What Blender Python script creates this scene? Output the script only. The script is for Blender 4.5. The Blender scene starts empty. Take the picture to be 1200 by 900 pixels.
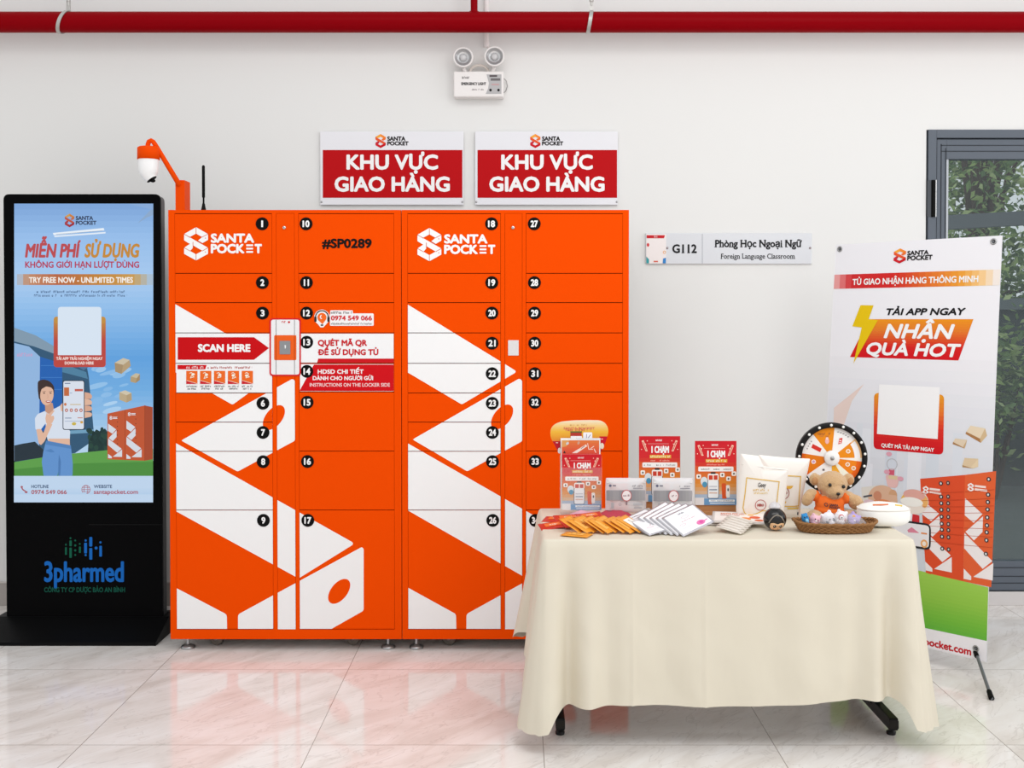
import bpy, bmesh, math, random
from mathutils import Vector, Matrix, noise
random.seed(7)
S = bpy.context.scene
COL = S.collection
PI = math.pi

# ------------------------------------------------------------------ camera
CH, FPX, CX, HY, PITCH = 1.48, 1266.0, 606.0, 372.0, math.radians(1.0)
CY = HY + FPX * math.tan(PITCH)
cam = bpy.data.cameras.new('camera')
cam.sensor_width = 36; cam.lens = 36 * FPX / 1200
cam.shift_x = (600 - CX) / 1200; cam.shift_y = (CY - 450) / 1200
cam.clip_start = .05; cam.clip_end = 200
camo = bpy.data.objects.new('camera', cam); COL.objects.link(camo)
camo.location = (0, 0, CH); camo.rotation_euler = (PI / 2 - PITCH, 0, 0)
S.camera = camo

# ------------------------------------------------------------------ light
S.view_settings.view_transform = 'Standard'
S.view_settings.look = 'None'
S.view_settings.exposure = 0.0
S.view_settings.gamma = 1.0
S.view_settings.use_curve_mapping = False
wd = bpy.data.worlds.new('daylight'); S.world = wd; wd.use_nodes = True
bg = wd.node_tree.nodes['Background']
bg.inputs[0].default_value = (.965, .985, 1.0, 1); bg.inputs[1].default_value = .86

def area(name, loc, aim, sx, sy, power, colr):
    l = bpy.data.lights.new(name, 'AREA'); l.shape = 'RECTANGLE'; l.size = sx; l.size_y = sy
    l.energy = power; l.color = colr
    o = bpy.data.objects.new(name, l); COL.objects.link(o); o.location = loc
    o.rotation_euler = (Vector(aim) - Vector(loc)).to_track_quat('-Z', 'Y').to_euler()
    return o
area('daylight_side', (6.0, 2.0, 2.0), (0.9, 5.2, .9), 2.2, 2.6, 50, (.99, .995, 1.0))
area('right_wall_fill', (2.5, .9, 3.4), (1.4, 5.0, .6), 1.8, 2.2, 28, (.99, .995, 1.0))  # added fill to brighten the lower right wall, not a real entrance
area('daylight_front', (-1.0, -.6, 4.6), (-.5, 4.8, .8), 5.0, 2.4, 16, (1, .99, .98))
area('overhead_fill', (.7, 2.0, 4.5), (.7, 2.3, 0), 4.4, 1.4, 52, (1, .985, .965))  # unseen overhead fill, added so the tablecloth top comes out brighter

# ------------------------------------------------------------------ projection helpers (photo pixel -> place)
def ray(x, y):
    d = Vector(((x - CX) / FPX, 1.0, -(y - CY) / FPX))
    c, s = math.cos(PITCH), math.sin(PITCH)
    return Vector((d.x, d.y * c + d.z * s, -d.y * s + d.z * c))
def P(x, y, Y):
    d = ray(x, y); t = Y / d.y
    return Vector((d.x * t, Y, CH + d.z * t))
def FL(x, y, z=0.0):
    d = ray(x, y); t = (z - CH) / d.z
    return Vector((d.x * t, d.y * t, z))

# ------------------------------------------------------------------ materials
KALB = 0.95
def lin(h):
    h = h.lstrip('#'); o = []
    for i in (0, 2, 4):
        c = int(h[i:i + 2], 16) / 255
        o.append(c / 12.92 if c <= .04045 else ((c + .055) / 1.055) ** 2.4)
    return o
_mc = {}
def mat(name, hexc, rough=.5, spec=.4, metal=0.0, k=None, bump=None, **kw):
    if name in _mc: return _mc[name]
    m = bpy.data.materials.new(name); m.use_nodes = True
    b = m.node_tree.nodes['Principled BSDF']
    c = [min(.93, v / (k or KALB)) for v in lin(hexc)]
    b.inputs['Base Color'].default_value = (*c, 1)
    b.inputs['Roughness'].default_value = rough
    b.inputs['Metallic'].default_value = metal
    b.inputs['Specular IOR Level'].default_value = spec
    for kk, v in kw.items():
        b.inputs[kk.replace('_', ' ')].default_value = v
    if bump:
        sc, st, dist = bump
        nt = m.node_tree; n = nt.nodes.new('ShaderNodeTexNoise'); n.inputs['Scale'].default_value = sc; n.inputs['Detail'].default_value = 4
        tc = nt.nodes.new('ShaderNodeTexCoord'); nt.links.new(tc.outputs['Object'], n.inputs['Vector'])
        bn = nt.nodes.new('ShaderNodeBump'); bn.inputs['Strength'].default_value = st; bn.inputs['Distance'].default_value = dist
        nt.links.new(n.outputs['Fac'], bn.inputs['Height']); nt.links.new(bn.outputs['Normal'], b.inputs['Normal'])
    _mc[name] = m
    return m
def M(hexc, rough=.5, spec=.3):
    return mat('paint_%s_%d_%d' % (hexc.lstrip('#').lower(), rough * 100, spec * 100), hexc, rough, spec)
def EM(hexc):
    n = 'screen_light_' + hexc.lstrip('#').lower()
    if n in _mc: return _mc[n]
    m = bpy.data.materials.new(n); m.use_nodes = True
    b = m.node_tree.nodes['Principled BSDF']
    b.inputs['Base Color'].default_value = (.01, .01, .01, 1); b.inputs['Roughness'].default_value = .35
    b.inputs['Specular IOR Level'].default_value = .1
    b.inputs['Emission Color'].default_value = (*lin(hexc), 1); b.inputs['Emission Strength'].default_value = 1.0
    _mc[n] = m
    return m
def clear_mat(name, tint, alpha, rough=.15):
    if name in _mc: return _mc[name]
    m = bpy.data.materials.new(name); m.use_nodes = True
    b = m.node_tree.nodes['Principled BSDF']
    b.inputs['Base Color'].default_value = (*[min(.95, v) for v in lin(tint)], 1); b.inputs['Roughness'].default_value = rough
    b.inputs['Alpha'].default_value = alpha; b.inputs['Specular IOR Level'].default_value = .5
    _mc[name] = m
    return m
def hx(c): return '#%02x%02x%02x' % tuple(max(0, min(255, int(round(v)))) for v in c)
def rgb(h):
    h = h.lstrip('#'); return [int(h[i:i + 2], 16) for i in (0, 2, 4)]
def mixh(a, b, t):
    return hx([x + (y - x) * t for x, y in zip(rgb(a), rgb(b))])
def ramp(stops, t):
    for (p0, c0), (p1, c1) in zip(stops, stops[1:]):
        if t <= p1: return mixh(c0, c1, max(0, (t - p0) / (p1 - p0)))
    return stops[-1][1]

ORANGE = mat('orange_powder_coat', '#ee4b00', .45, .03)
ORANGE_B = mat('orange_body', '#ec4a01', .45, .05)
WHITE_V = mat('white_vinyl', '#f5f5f6', .4, .3)
GAPM = mat('dark_gap', '#5a1c05', .8, .1)
BLACK = mat('black_plastic', '#090909', .5, .1)
CHROME = mat('chrome', '#c9c9c9', .18, .5, 1.0)
STEEL = mat('dull_steel', '#a9a9a9', .35, .5, 1.0)

# ------------------------------------------------------------------ scene graph helpers
ORG = {}
def tag(o, label=None, cat=None, group=None, kind=None):
    if label: o['label'] = label
    if cat: o['category'] = cat
    if group: o['group'] = group
    if kind: o['kind'] = kind
    return o
def thing(name, label, cat, loc=(0, 0, 0), group=None):
    o = bpy.data.objects.new(name, None); COL.objects.link(o); o.location = loc; o.empty_display_size = .05
    ORG[o] = Vector(loc)
    return tag(o, label, cat, group)
def children(o): return [c for c in bpy.data.objects if c.parent == o]
def copy_tree(o, parent=None, kids=None):
    c = o.copy(); COL.objects.link(c)
    if parent is not None: c.parent = parent
    for ch in (kids[o] if kids and o in kids else children(o)): copy_tree(ch, c)
    return c

class MB:
    """collects faces of one mesh object"""
    def __init__(s, M=None): s.v = []; s.f = []; s.m = []; s.sm = []; s.mats = []; s.M = M
    def mi(s, m):
        if m not in s.mats: s.mats.append(m)
        return s.mats.index(m)
    def add(s, vs, fs, m, smooth=False, T=None):
        b = len(s.v); i = s.mi(m)
        for q in vs:
            q = Vector(q)
            if T is not None: q = T @ q
            if s.M is not None: q = s.M @ q
            s.v.append(q)
        for f in fs:
            s.f.append([b + k for k in f]); s.m.append(i); s.sm.append(smooth)
    def box(s, a, b, m, bev=0.0, seg=2, T=None, smooth=None):
        a, b = Vector(a), Vector(b)
        lo = Vector(map(min, a, b)); hi = Vector(map(max, a, b))
        if bev <= 0:
            vs = [(x, y, z) for x in (lo.x, hi.x) for y in (lo.y, hi.y) for z in (lo.z, hi.z)]
            s.add(vs, [(0, 1, 3, 2), (4, 6, 7, 5), (0, 4, 5, 1), (2, 3, 7, 6), (0, 2, 6, 4), (1, 5, 7, 3)], m, False, T)
        else:
            bm = bmesh.new(); bmesh.ops.create_cube(bm, size=1)
            for v in bm.verts: v.co = Vector((lo.x + (v.co.x + .5) * (hi.x - lo.x), lo.y + (v.co.y + .5) * (hi.y - lo.y), lo.z + (v.co.z + .5) * (hi.z - lo.z)))
            bmesh.ops.bevel(bm, geom=bm.edges[:], offset=bev, segments=seg, affect='EDGES', profile=.5)
            s.bm(bm, m, bool(smooth), T)
    def bm(s, bm, m, smooth=False, T=None):
        bm.verts.index_update()
        s.add([v.co.copy() for v in bm.verts], [[v.index for v in f.verts] for f in bm.faces], m, smooth, T); bm.free()
    def prism(s, pts, d, m, T=None):
        """pts: 3D ring, d: extrusion vector"""
        n = len(pts); d = Vector(d)
        vs = [Vector(p) for p in pts] + [Vector(p) + d for p in pts]
        s.add(vs, [list(range(n)), list(range(2 * n - 1, n - 1, -1))] + [(i, (i + 1) % n, n + (i + 1) % n, n + i) for i in range(n)], m, False, T)
    def tube(s, path, r, m, n=12, cap=True, T=None, closed=False):
        path = [Vector(p) for p in path]; k = len(path)
        rs = r if isinstance(r, (list, tuple)) else [r] * k
        vs = []; fs = []; up = None
        for i, p in enumerate(path):
            if closed: t = path[(i + 1) % k] - path[i - 1]
            else: t = path[min(i + 1, k - 1)] - path[max(i - 1, 0)]
            t.normalize()
            if up is None: up = t.orthogonal().normalized()
            up = (up - t * up.dot(t)).normalized(); w = t.cross(up)
            for j in range(n):
                a = 2 * PI * j / n
                vs.append(p + (up * math.cos(a) + w * math.sin(a)) * rs[i])
        for i in range(k if closed else k - 1):
            for j in range(n):
                a, b = i * n, ((i + 1) % k) * n
                fs.append((a + j, a + (j + 1) % n, b + (j + 1) % n, b + j))
        s.add(vs, fs, m, True, T)
        if cap and not closed:
            s.add([vs[j] for j in range(n)], [list(range(n))[::-1]], m, False, T)
            s.add([vs[(k - 1) * n + j] for j in range(n)], [list(range(n))], m, False, T)
    def lathe(s, prof, m, n=32, T=None, cap=(False, False)):
        """prof: (r, z) list round local z"""
        vs = []; fs = []
        for r, z in prof:
            for j in range(n):
                a = 2 * PI * j / n; vs.append((r * math.cos(a), r * math.sin(a), z))
        for i in range(len(prof) - 1):
            for j in range(n):
                fs.append((i * n + j, i * n + (j + 1) % n, (i + 1) * n + (j + 1) % n, (i + 1) * n + j))
        s.add(vs, fs, m, True, T)
        if cap[0]: s.add(vs[:n], [list(range(n))[::-1]], m, False, T)
        if cap[1]: s.add(vs[-n:], [list(range(n))], m, False, T)
    def ell(s, c, r, m, n=20, k=12, T=None):
        r = r if isinstance(r, (list, tuple)) else (r, r, r)
        vs = [(c[0], c[1], c[2] - r[2])]; fs = []
        for i in range(1, k):
            ph = -PI / 2 + PI * i / k
            for j in range(n):
                a = 2 * PI * j / n
                vs.append((c[0] + r[0] * math.cos(ph) * math.cos(a), c[1] + r[1] * math.cos(ph) * math.sin(a), c[2] + r[2] * math.sin(ph)))
        vs.append((c[0], c[1], c[2] + r[2])); e = len(vs) - 1
        for j in range(n):
            fs.append((0, 1 + (j + 1) % n, 1 + j)); fs.append((e, e - n + j, e - n + (j + 1) % n))
        for i in range(k - 2):
            for j in range(n):
                a = 1 + i * n
                fs.append((a + j, a + (j + 1) % n, a + n + (j + 1) % n, a + n + j))
        s.add(vs, fs, m, True, T)
    def build(s, name, parent=None, label=None, root=None):
        me = bpy.data.meshes.new(name)
        rt = parent
        while rt is not None and rt.parent is not None: rt = rt.parent
        og = ORG.get(rt, Vector((0, 0, 0))) if s.M is None else Vector((0, 0, 0))
        me.from_pydata([tuple(q - og) for q in s.v], [], s.f)
        for m in s.mats: me.materials.append(m)
        me.polygons.foreach_set('material_index', s.m); me.polygons.foreach_set('use_smooth', s.sm)
        me.update()
        o = bpy.data.objects.new(name, me); COL.objects.link(o)
        if parent is not None: o.parent = parent
        if label: o['label'] = label
        return o

# ------------------------------------------------------------------ text outlines
_gc = {}
SUBST = {'Ơ': 'O', 'Ớ': 'Ó', 'Ờ': 'Ò', 'Ở': 'Ỏ', 'Ỡ': 'Õ', 'Ợ': 'Ọ', 'ơ': 'o', 'ớ': 'ó', 'ờ': 'ò', 'ở': 'ỏ', 'ỡ': 'õ', 'ợ': 'ọ', 'Đ': 'D'}
def glyphs(s, res=3):
    """outlines of a line of text; horned O and barred D are put together from plain letters"""
    key = ('whole', s, res)
    if key in _gc: return _gc[key]
    t = ''.join(SUBST.get(c, c) for c in s)
    vs, fs = raw_glyphs(t, res); vs, fs = list(vs), list(fs)
    for i, c in enumerate(s):
        if c not in SUBST: continue
        g, _ = raw_glyphs(SUBST[c], res); w = max(p[0] for p in g) - min(p[0] for p in g)
        x1 = max(p[0] for p in raw_glyphs(t[:i + 1], res)[0]); x0 = x1 - w; b = len(vs)
        if c == 'Đ':
            y = .34; vs += [(x0 - .10, y - .035), (x0 + w * .5, y - .035), (x0 + w * .5, y + .035), (x0 - .10, y + .035)]
        else:
            y = .60 if c.isupper() else .40
            vs += [(x1 - .10, y - .06), (x1 + .02, y + .02), (x1 + .05, y + .16), (x1 - .03, y + .16)]
        fs.append([b, b + 1, b + 2, b + 3])
    _gc[key] = (vs, fs)
    return _gc[key]
def raw_glyphs(s, res=3):
    key = (s, res)
    if key in _gc: return _gc[key]
    cu = bpy.data.curves.new('lettering', 'FONT'); cu.body = s; cu.resolution_u = res; cu.size = 1
    o = bpy.data.objects.new('lettering', cu); COL.objects.link(o)
    bpy.context.view_layer.update()
    me = o.evaluated_get(bpy.context.evaluated_depsgraph_get()).to_mesh()
    r = ([(v.co.x, v.co.y) for v in me.vertices], [list(p.vertices) for p in me.polygons])
    o.to_mesh_clear(); bpy.data.objects.remove(o); bpy.data.curves.remove(cu)
    _gc[key] = r
    return r
CAPH = max(y for x, y in raw_glyphs('H')[0])

def roundpoly(pts, r):
    """round the corners of a 2D polygon; r: number or list"""
    n = len(pts); rs = r if isinstance(r, (list, tuple)) else [r] * n; out = []
    for i in range(n):
        p = Vector(pts[i]); a = Vector(pts[i - 1]) - p; b = Vector(pts[(i + 1) % n]) - p; q = rs[i]
        if q <= 0 or a.length < 1e-9 or b.length < 1e-9: out.append(tuple(p)); continue
        d = min(q, a.length * .49, b.length * .49)
        a = a.normalized() * d; b = b.normalized() * d
        for k in range(6):
            t = k / 5
            out.append(tuple(p + a * (1 - t) ** 2 + b * t ** 2))
    return out
def clip(pts, x0, y0, x1, y1):
    def cut(ps, ins, isec):
        o = []
        for i in range(len(ps)):
            a, b = ps[i - 1], ps[i]
            if ins(b):
                if not ins(a): o.append(isec(a, b))
                o.append(b)
            elif ins(a): o.append(isec(a, b))
        return o
    def ix(x): return lambda a, b: (x, a[1] + (b[1] - a[1]) * (x - a[0]) / (b[0] - a[0]))
    def iy(y): return lambda a, b: (a[0] + (b[0] - a[0]) * (y - a[1]) / (b[1] - a[1]), y)
    for ins, f in ((lambda p: p[0] >= x0, ix(x0)), (lambda p: p[0] <= x1, ix(x1)), (lambda p: p[1] >= y0, iy(y0)), (lambda p: p[1] <= y1, iy(y1))):
        if not pts: return []
        pts = cut(pts, ins, f)
    o = []
    for p in pts:
        if not o or (abs(p[0] - o[-1][0]) + abs(p[1] - o[-1][1])) > 1e-6: o.append(p)
    return o

LAY = .0005
class Art:
    """flat print on a surface: fr(x, y, lift) gives the point; y runs downwards"""
    def __init__(s, mb, fr, em=False, rough=.45, lay=LAY, spec=.12): s.mb = mb; s.fr = fr; s.em = em; s.rough = rough; s.lay = lay; s.spec = spec; s.k = 0
    def c(s, h):
        if not isinstance(h, str): return h
        return EM(h) if s.em else M(h, s.rough, s.spec)
    def poly(s, pts, h, l=1):
        if len(pts) < 3: return
        s.k = (s.k + 1) % 20; l += .02 * s.k
        vs = [s.fr(x, y, l * s.lay) for x, y in pts]
        s.mb.add(vs, [list(range(len(pts)))[::-1]], s.c(h))
    def rect(s, x0, y0, x1, y1, h, l=1): s.poly([(x0, y0), (x1, y0), (x1, y1), (x0, y1)], h, l)
    def rrect(s, x0, y0, x1, y1, r, h, l=1): s.poly(roundpoly([(x0, y0), (x1, y0), (x1, y1), (x0, y1)], r), h, l)
    def ell(s, cx, cy, rx, ry, h, l=1, sk=0.0, n=28, rot=0.0):
        ca, sa = math.cos(rot), math.sin(rot); ps = []
        for k in range(n):
            a = 2 * PI * k / n; x, y = rx * math.cos(a), ry * math.sin(a); y -= sk * x
            ps.append((cx + x * ca - y * sa, cy + x * sa + y * ca))
        s.poly(ps, h, l)
    def ring(s, cx, cy, r, w, h, l=1, n=32, a0=0, a1=2 * PI, ry=None):
        ry = ry or r
        for k in range(n):
            a, b = a0 + (a1 - a0) * k / n, a0 + (a1 - a0) * (k + 1) / n
            s.poly([(cx + r * math.cos(a), cy + ry * math.sin(a)), (cx + r * math.cos(b), cy + ry * math.sin(b)), (cx + (r - w) * math.cos(b), cy + (ry - w) * math.sin(b)), (cx + (r - w) * math.cos(a), cy + (ry - w) * math.sin(a))], h, l)
    def line(s, pts, w, h, l=1):
        for (a, b) in zip(pts, pts[1:]):
            d = Vector((b[0] - a[0], b[1] - a[1]))
            if d.length < 1e-6: continue
            e = d.normalized() * w * .35; q = Vector((-d.y, d.x)).normalized() * w / 2
            a2, b2 = Vector(a) - e, Vector(b) + e
            s.poly([tuple(a2 + q), tuple(b2 + q), tuple(b2 - q), tuple(a2 - q)], h, l)
    def grad(s, x0, y0, x1, y1, stops, n=14, l=1, vert=True, sl=0.0):
        """strips of graded ink; sl slants the sides (x shift from top to bottom)"""
        for k in range(n):
            a, b = k / n, (k + 1) / n
            if vert: s.poly([(x0 + sl * a, y0 + (y1 - y0) * a), (x1 + sl * a, y0 + (y1 - y0) * a), (x1 + sl * b, y0 + (y1 - y0) * b), (x0 + sl * b, y0 + (y1 - y0) * b)], ramp(stops, (a + b) / 2), l)
            else: s.rect(x0 + (x1 - x0) * a, y0, x0 + (x1 - x0) * b, y1, ramp(stops, (a + b) / 2), l)
    def text(s, t, x0, x1, yc, yb, h, l=3, bold=.05, shear=0.0, serif=False, res=None):
        hpx = abs(yb - yc)
        vs, fs = glyphs(t, res or 3)
        xs = [x + shear * y for x, y in vs]; a, b = min(xs), max(xs)
        sx = (x1 - x0 - 2 * bold * hpx) / (b - a)
        base = [(x0 + bold * hpx + (x - a) * sx, yb - y / CAPH * (yb - yc)) for x, (_, y) in zip(xs, vs)]
        m = s.c(h); n = 8 if bold > 0 else 0
        offs = [(0, 0)] + [(bold * hpx * math.cos(2 * PI * k / n), bold * hpx * math.sin(2 * PI * k / n)) for k in range(n)]
        for i, (dx, dy) in enumerate(offs):
            s.mb.add([s.fr(x + dx, y + dy, (l + .06 * i) * s.lay) for x, y in base], fs, m)
    def scrib(s, t, x0, x1, yc, yb, h, l=3, *_, **__):
        """print too small to read: a row of letter-sized marks"""
        rnd = random.Random(len(t) * 7 + int(abs(x0) * 1000) % 97); hp = yb - yc; x = x0
        while x < x1:
            w = min(hp * rnd.uniform(.35, .75), x1 - x)
            if rnd.random() > .16 and w > 0:
                k = rnd.random()
                s.rect(x, yc + hp * (.0 if k < .5 else .25), x + w * .35, yb, h, l)
                if k < .7: s.rect(x + w * .3, yc + hp * (.0 if k < .35 else .7), x + w * .9, yc + hp * (.3 if k < .35 else 1), h, l)
                if k > .3: s.rect(x + w * .6, yc + hp * .2, x + w * .85, yb, h, l)
            x += w * 1.15 + hp * .08
    def logo(s, x, y, w, h, cols, l=2, line='#c84a20', lw=None):
        """hexagonal ribbon S mark in the box x, y, w, h; cols: white or graded top to bottom"""
        def q(a, b): return (x + w * a / 300, y + h * b / 424)
        pieces = [([(0, 88), (150, 0), (150, 82), (74, 124)], 0), ([(150, 0), (300, 88), (228, 126), (150, 82)], 1),
                  ([(300, 88), (300, 162), (228, 205), (172, 172), (228, 126)], 2),
                  ([(0, 88), (300, 262), (232, 302), (118, 236), (60, 206), (0, 168)], 3),
                  ([(0, 262), (112, 186), (112, 262), (76, 302)], 4), ([(0, 262), (150, 346), (150, 424), (0, 340)], 5),
                  ([(150, 346), (300, 262), (300, 340), (150, 424)], 6)]
        for pts, k in pieces: s.poly([q(*p) for p in pts], cols[min(k, len(cols) - 1)], l - (.4 if k == 4 else 0) - (.2 if k == 2 else 0))
        if line:
            lw = lw or w * .018
            for a, b in (((150, 0), (150, 82)), ((0, 88), (76, 132)), ((228, 126), (300, 88)), ((0, 262), (76, 304)), ((150, 346), (150, 424)), ((232, 302), (300, 262)), ((112, 190), (112, 262)), ((172, 172), (230, 206))):
                s.line([q(*a), q(*b)], lw, line, l + 1)
            s.ell(*q(268, 140), w * .022, w * .022, line, l + 1, n=8); s.ell(*q(268, 318), w * .022, w * .022, line, l + 1, n=8)
    def brand(s, x, y, w, h, tx0, sx1, px1, c1, c2, b1, b2, cols, ink, l=2, line=None, bold=.07):
        s.logo(x, y, w, h, cols, l, line)
        s.text('SANTA', tx0, sx1, c1, c2, ink, l, bold); s.text('POCKET', tx0, px1, b1, b2, ink, l, bold)
LOGOC = ['#f2a43a', '#f08a36', '#e9702f', '#e4572e', '#c32a3a', '#cc1f2a', '#c4121f']

def plane_art(mb, Y, em=False, **k): return Art(mb, lambda x, y, l: P(x, y, Y) + Vector((0, -l, 0)), em, **k)

# ================================================================== SETTING
WY = 5.53           # back wall
wallm = mat('white_wall_paint', '#e2e1df', .75, .2, bump=(60, .04, .002))
def floor_material():
    m = bpy.data.materials.new('polished_marble_tile'); m.use_nodes = True; nt = m.node_tree; N = nt.nodes; L = nt.links
    b = N['Principled BSDF']; tc = N.new('ShaderNodeTexCoord'); sp = N.new('ShaderNodeSeparateXYZ'); L.new(tc.outputs['Object'], sp.inputs[0])
    def math_(op, a, bb=None):
        n = N.new('ShaderNodeMath'); n.operation = op
        for i, v in enumerate((a, bb)):
            if v is None: continue
            if isinstance(v, (int, float)): n.inputs[i].default_value = v
            else: L.new(v, n.inputs[i])
        return n.outputs[0]
    T = .8
    def grout(o):
        f = math_('FRACT', math_('DIVIDE', o, T)); d = math_('MINIMUM', f, math_('SUBTRACT', 1.0, f))
        return math_('LESS_THAN', d, .0016 / T)
    g = math_('MAXIMUM', grout(sp.outputs[0]), grout(sp.outputs[1]))
    cell = N.new('ShaderNodeCombineXYZ'); L.new(math_('FLOOR', math_('DIVIDE', sp.outputs[0], T)), cell.inputs[0]); L.new(math_('FLOOR', math_('DIVIDE', sp.outputs[1], T)), cell.inputs[1])
    wn = N.new('ShaderNodeTexWhiteNoise'); L.new(cell.outputs[0], wn.inputs['Vector'])
    add = N.new('ShaderNodeVectorMath'); add.operation = 'MULTIPLY_ADD'; L.new(wn.outputs['Color'], add.inputs[0]); add.inputs[1].default_value = (9, 9, 9); L.new(tc.outputs['Object'], add.inputs[2])
    mp = N.new('ShaderNodeMapping'); mp.vector_type = 'TEXTURE'; mp.inputs['Rotation'].default_value = (0, 0, math.radians(48)); mp.inputs['Scale'].default_value = (1.0, .30, 1); L.new(add.outputs[0], mp.inputs['Vector'])
    n1 = N.new('ShaderNodeTexNoise'); n1.inputs['Scale'].default_value = 2.2; n1.inputs['Detail'].default_value = 8; n1.inputs['Roughness'].default_value = .62; n1.inputs['Distortion'].default_value = .9; L.new(mp.outputs[0], n1.inputs['Vector'])
    r1 = N.new('ShaderNodeValToRGB'); L.new(n1.outputs['Fac'], r1.inputs[0])
    e = r1.color_ramp.elements; e[0].position = .3; e[0].color = (*lin('#dcd4cd'), 1); e[1].position = .66; e[1].color = (*lin('#f3efec'), 1)
    x = e.new(.48); x.color = (*lin('#ebe5e0'), 1)
    n2 = N.new('ShaderNodeTexNoise'); n2.inputs['Scale'].default_value = 3.0; n2.inputs['Detail'].default_value = 5; n2.inputs['Distortion'].default_value = 1.6; L.new(mp.outputs[0], n2.inputs['Vector'])
    v = math_('ABSOLUTE', math_('SUBTRACT', n2.outputs['Fac'], .5)); vein = math_('SUBTRACT', 1.0, math_('MINIMUM', math_('DIVIDE', v, .018), 1.0))
    mx = N.new('ShaderNodeMixRGB'); L.new(math_('MULTIPLY', vein, .28), mx.inputs[0]); L.new(r1.outputs[0], mx.inputs[1]); mx.inputs[2].default_value = (*lin('#b0a59d'), 1)
    mg = N.new('ShaderNodeMixRGB'); L.new(g, mg.inputs[0]); L.new(mx.outputs[0], mg.inputs[1]); mg.inputs[2].default_value = (*lin('#aaa098'), 1)
    L.new(mg.outputs[0], b.inputs['Base Color'])
    b.inputs['Roughness'].default_value = .09; b.inputs['Specular IOR Level'].default_value = .38
    return m
g0 = FL(638, 897); gy = FL(600, 873)
fl = MB(); fl.add([(-9 - g0.x, -6 - gy.y, 0), (9 - g0.x, -6 - gy.y, 0), (9 - g0.x, 5.9 - gy.y, 0), (-9 - g0.x, 5.9 - gy.y, 0)], [(0, 1, 2, 3)], floor_material())
fo = fl.build('floor'); fo.location = (g0.x, gy.y, 0); tag(fo, kind='structure')

DY = WY + .022     # door plane
dx0 = P(1084, 400, WY).x; dtop = P(1100, 153, DY).z
w = MB()
w.box((-9, WY, 0), (dx0, WY + .30, 4.6), wallm)
w.box((dx0, WY, dtop), (9, WY + .30, 4.6), wallm)
w.box((4.2, WY, 0), (9, WY + .30, dtop), wallm)
tag(w.build('wall_back'), kind='structure')
bb = MB(); bbm = mat('grey_tile_baseboard', '#aaa39e', .3, .4)
bb.box((-9, WY - .012, 0), (dx0, WY, .118), bbm, .002); bb.box((-9, WY - .016, .118), (dx0, WY, .126), mat('baseboard_lip', '#cfc9c5', .3, .4))
tag(bb.build('baseboard_back'), kind='structure')
sl = MB(); sl.box((dx0, WY - .004, 0), (4.2, WY + .30, P(1180, 693, WY).z), mat('marble_sill', '#cfcac8', .2, .4, bump=(5, .05, .002)), .002); tag(sl.build('trim_1'), kind='structure')

# ---- glazed door
alu = mat('anthracite_aluminium', '#59606a', .38, .4); alud = mat('aluminium_shadow_groove', '#2b2f36', .5, .3)
dl = P(1084, 400, DY).x; dr = 4.15
dob = bpy.data.objects.new('door_1', None); COL.objects.link(dob); ORG[dob] = Vector((0, 0, 0)); tag(dob, kind='structure')
fr = MB()
zt = dtop; fw = .042
zsl = P(1180, 693, WY).z
fr.box((dl, DY - .03, zsl), (dl + fw, DY + .06, zt), alu, .002); fr.box((dl + fw, DY - .03, zt - fw), (dr, DY + .06, zt), alu, .002); fr.box((dr, DY - .03, zsl), (dr + .05, DY + .06, zt), alu, .002)
fr.box((dl + fw, DY - .0, zsl), (dl + fw + .006, DY + .05, zt - fw), alud); fr.box((dl + fw, DY, zt - fw - .006), (dr, DY + .05, zt - fw), alud)
fr.build('door_frame', dob)
gl0 = P(1109, 400, DY).x; gzt = P(1150, 187, DY).z; gzb = P(1190, 657, DY).z; dzb = P(1190, 691, DY).z
sa = MB(); a0 = dl + fw + .006
def stepped(x0, x1, z0, z1):
    sa.box((x0, DY - .018, z0), (x1, DY + .04, z1), alu, .0015)
sa.box((a0, DY - .018, dzb), (gl0 - .012, DY + .04, zt - fw - .006), alu, .0015)
sa.box((a0 + .02, DY - .021, dzb), (a0 + .023, DY - .01, zt - fw - .03), alud); sa.box((a0 + .043, DY - .021, dzb), (a0 + .046, DY - .01, zt - fw - .05), alud)
sa.box((gl0 - .012, DY - .012, gzb), (gl0, DY + .03, gzt), mat('pale_gasket', '#b9bdc3', .4, .3))
sa.box((gl0 - .012, DY - .018, gzt), (dr, DY + .04, zt - fw - .006), alu, .0015)
for dz in (.035, .065): sa.box((a0 + .02, DY - .021, zt - fw - dz - .003), (dr, DY - .01, zt - fw - dz), alud)
sa.box((gl0 - .012, DY - .018, dzb), (dr, DY + .04, gzb), alu, .0015)
for dz in (.03, .075, .11): sa.box((gl0 - .012, DY - .021, gzb - dz - .003), (dr, DY - .01, gzb - dz), alud)
sa.build('door_sash', dob)
th = MB(); th.box((dl, DY - .026, zsl), (dr, DY + .08, dzb + .001), mat('dark_threshold', '#26282b', .5, .3)); th.build('threshold', dob)
gm = bpy.data.materials.new('tinted_glass'); gm.use_nodes = True
nt = gm.node_tree; nt.nodes.clear(); o_ = nt.nodes.new('ShaderNodeOutputMaterial'); mx_ = nt.nodes.new('ShaderNodeMixShader'); tr_ = nt.nodes.new('ShaderNodeBsdfTransparent'); gs_ = nt.nodes.new('ShaderNodeBsdfGlossy')
tr_.inputs[0].default_value = (.80, .84, .85, 1); gs_.inputs['Roughness'].default_value = .01; gs_.inputs[0].default_value = (.9, .95, 1, 1); mx_.inputs[0].default_value = .05
nt.links.new(tr_.outputs[0], mx_.inputs[1]); nt.links.new(gs_.outputs[0], mx_.inputs[2]); nt.links.new(mx_.outputs[0], o_.inputs[0])
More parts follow.
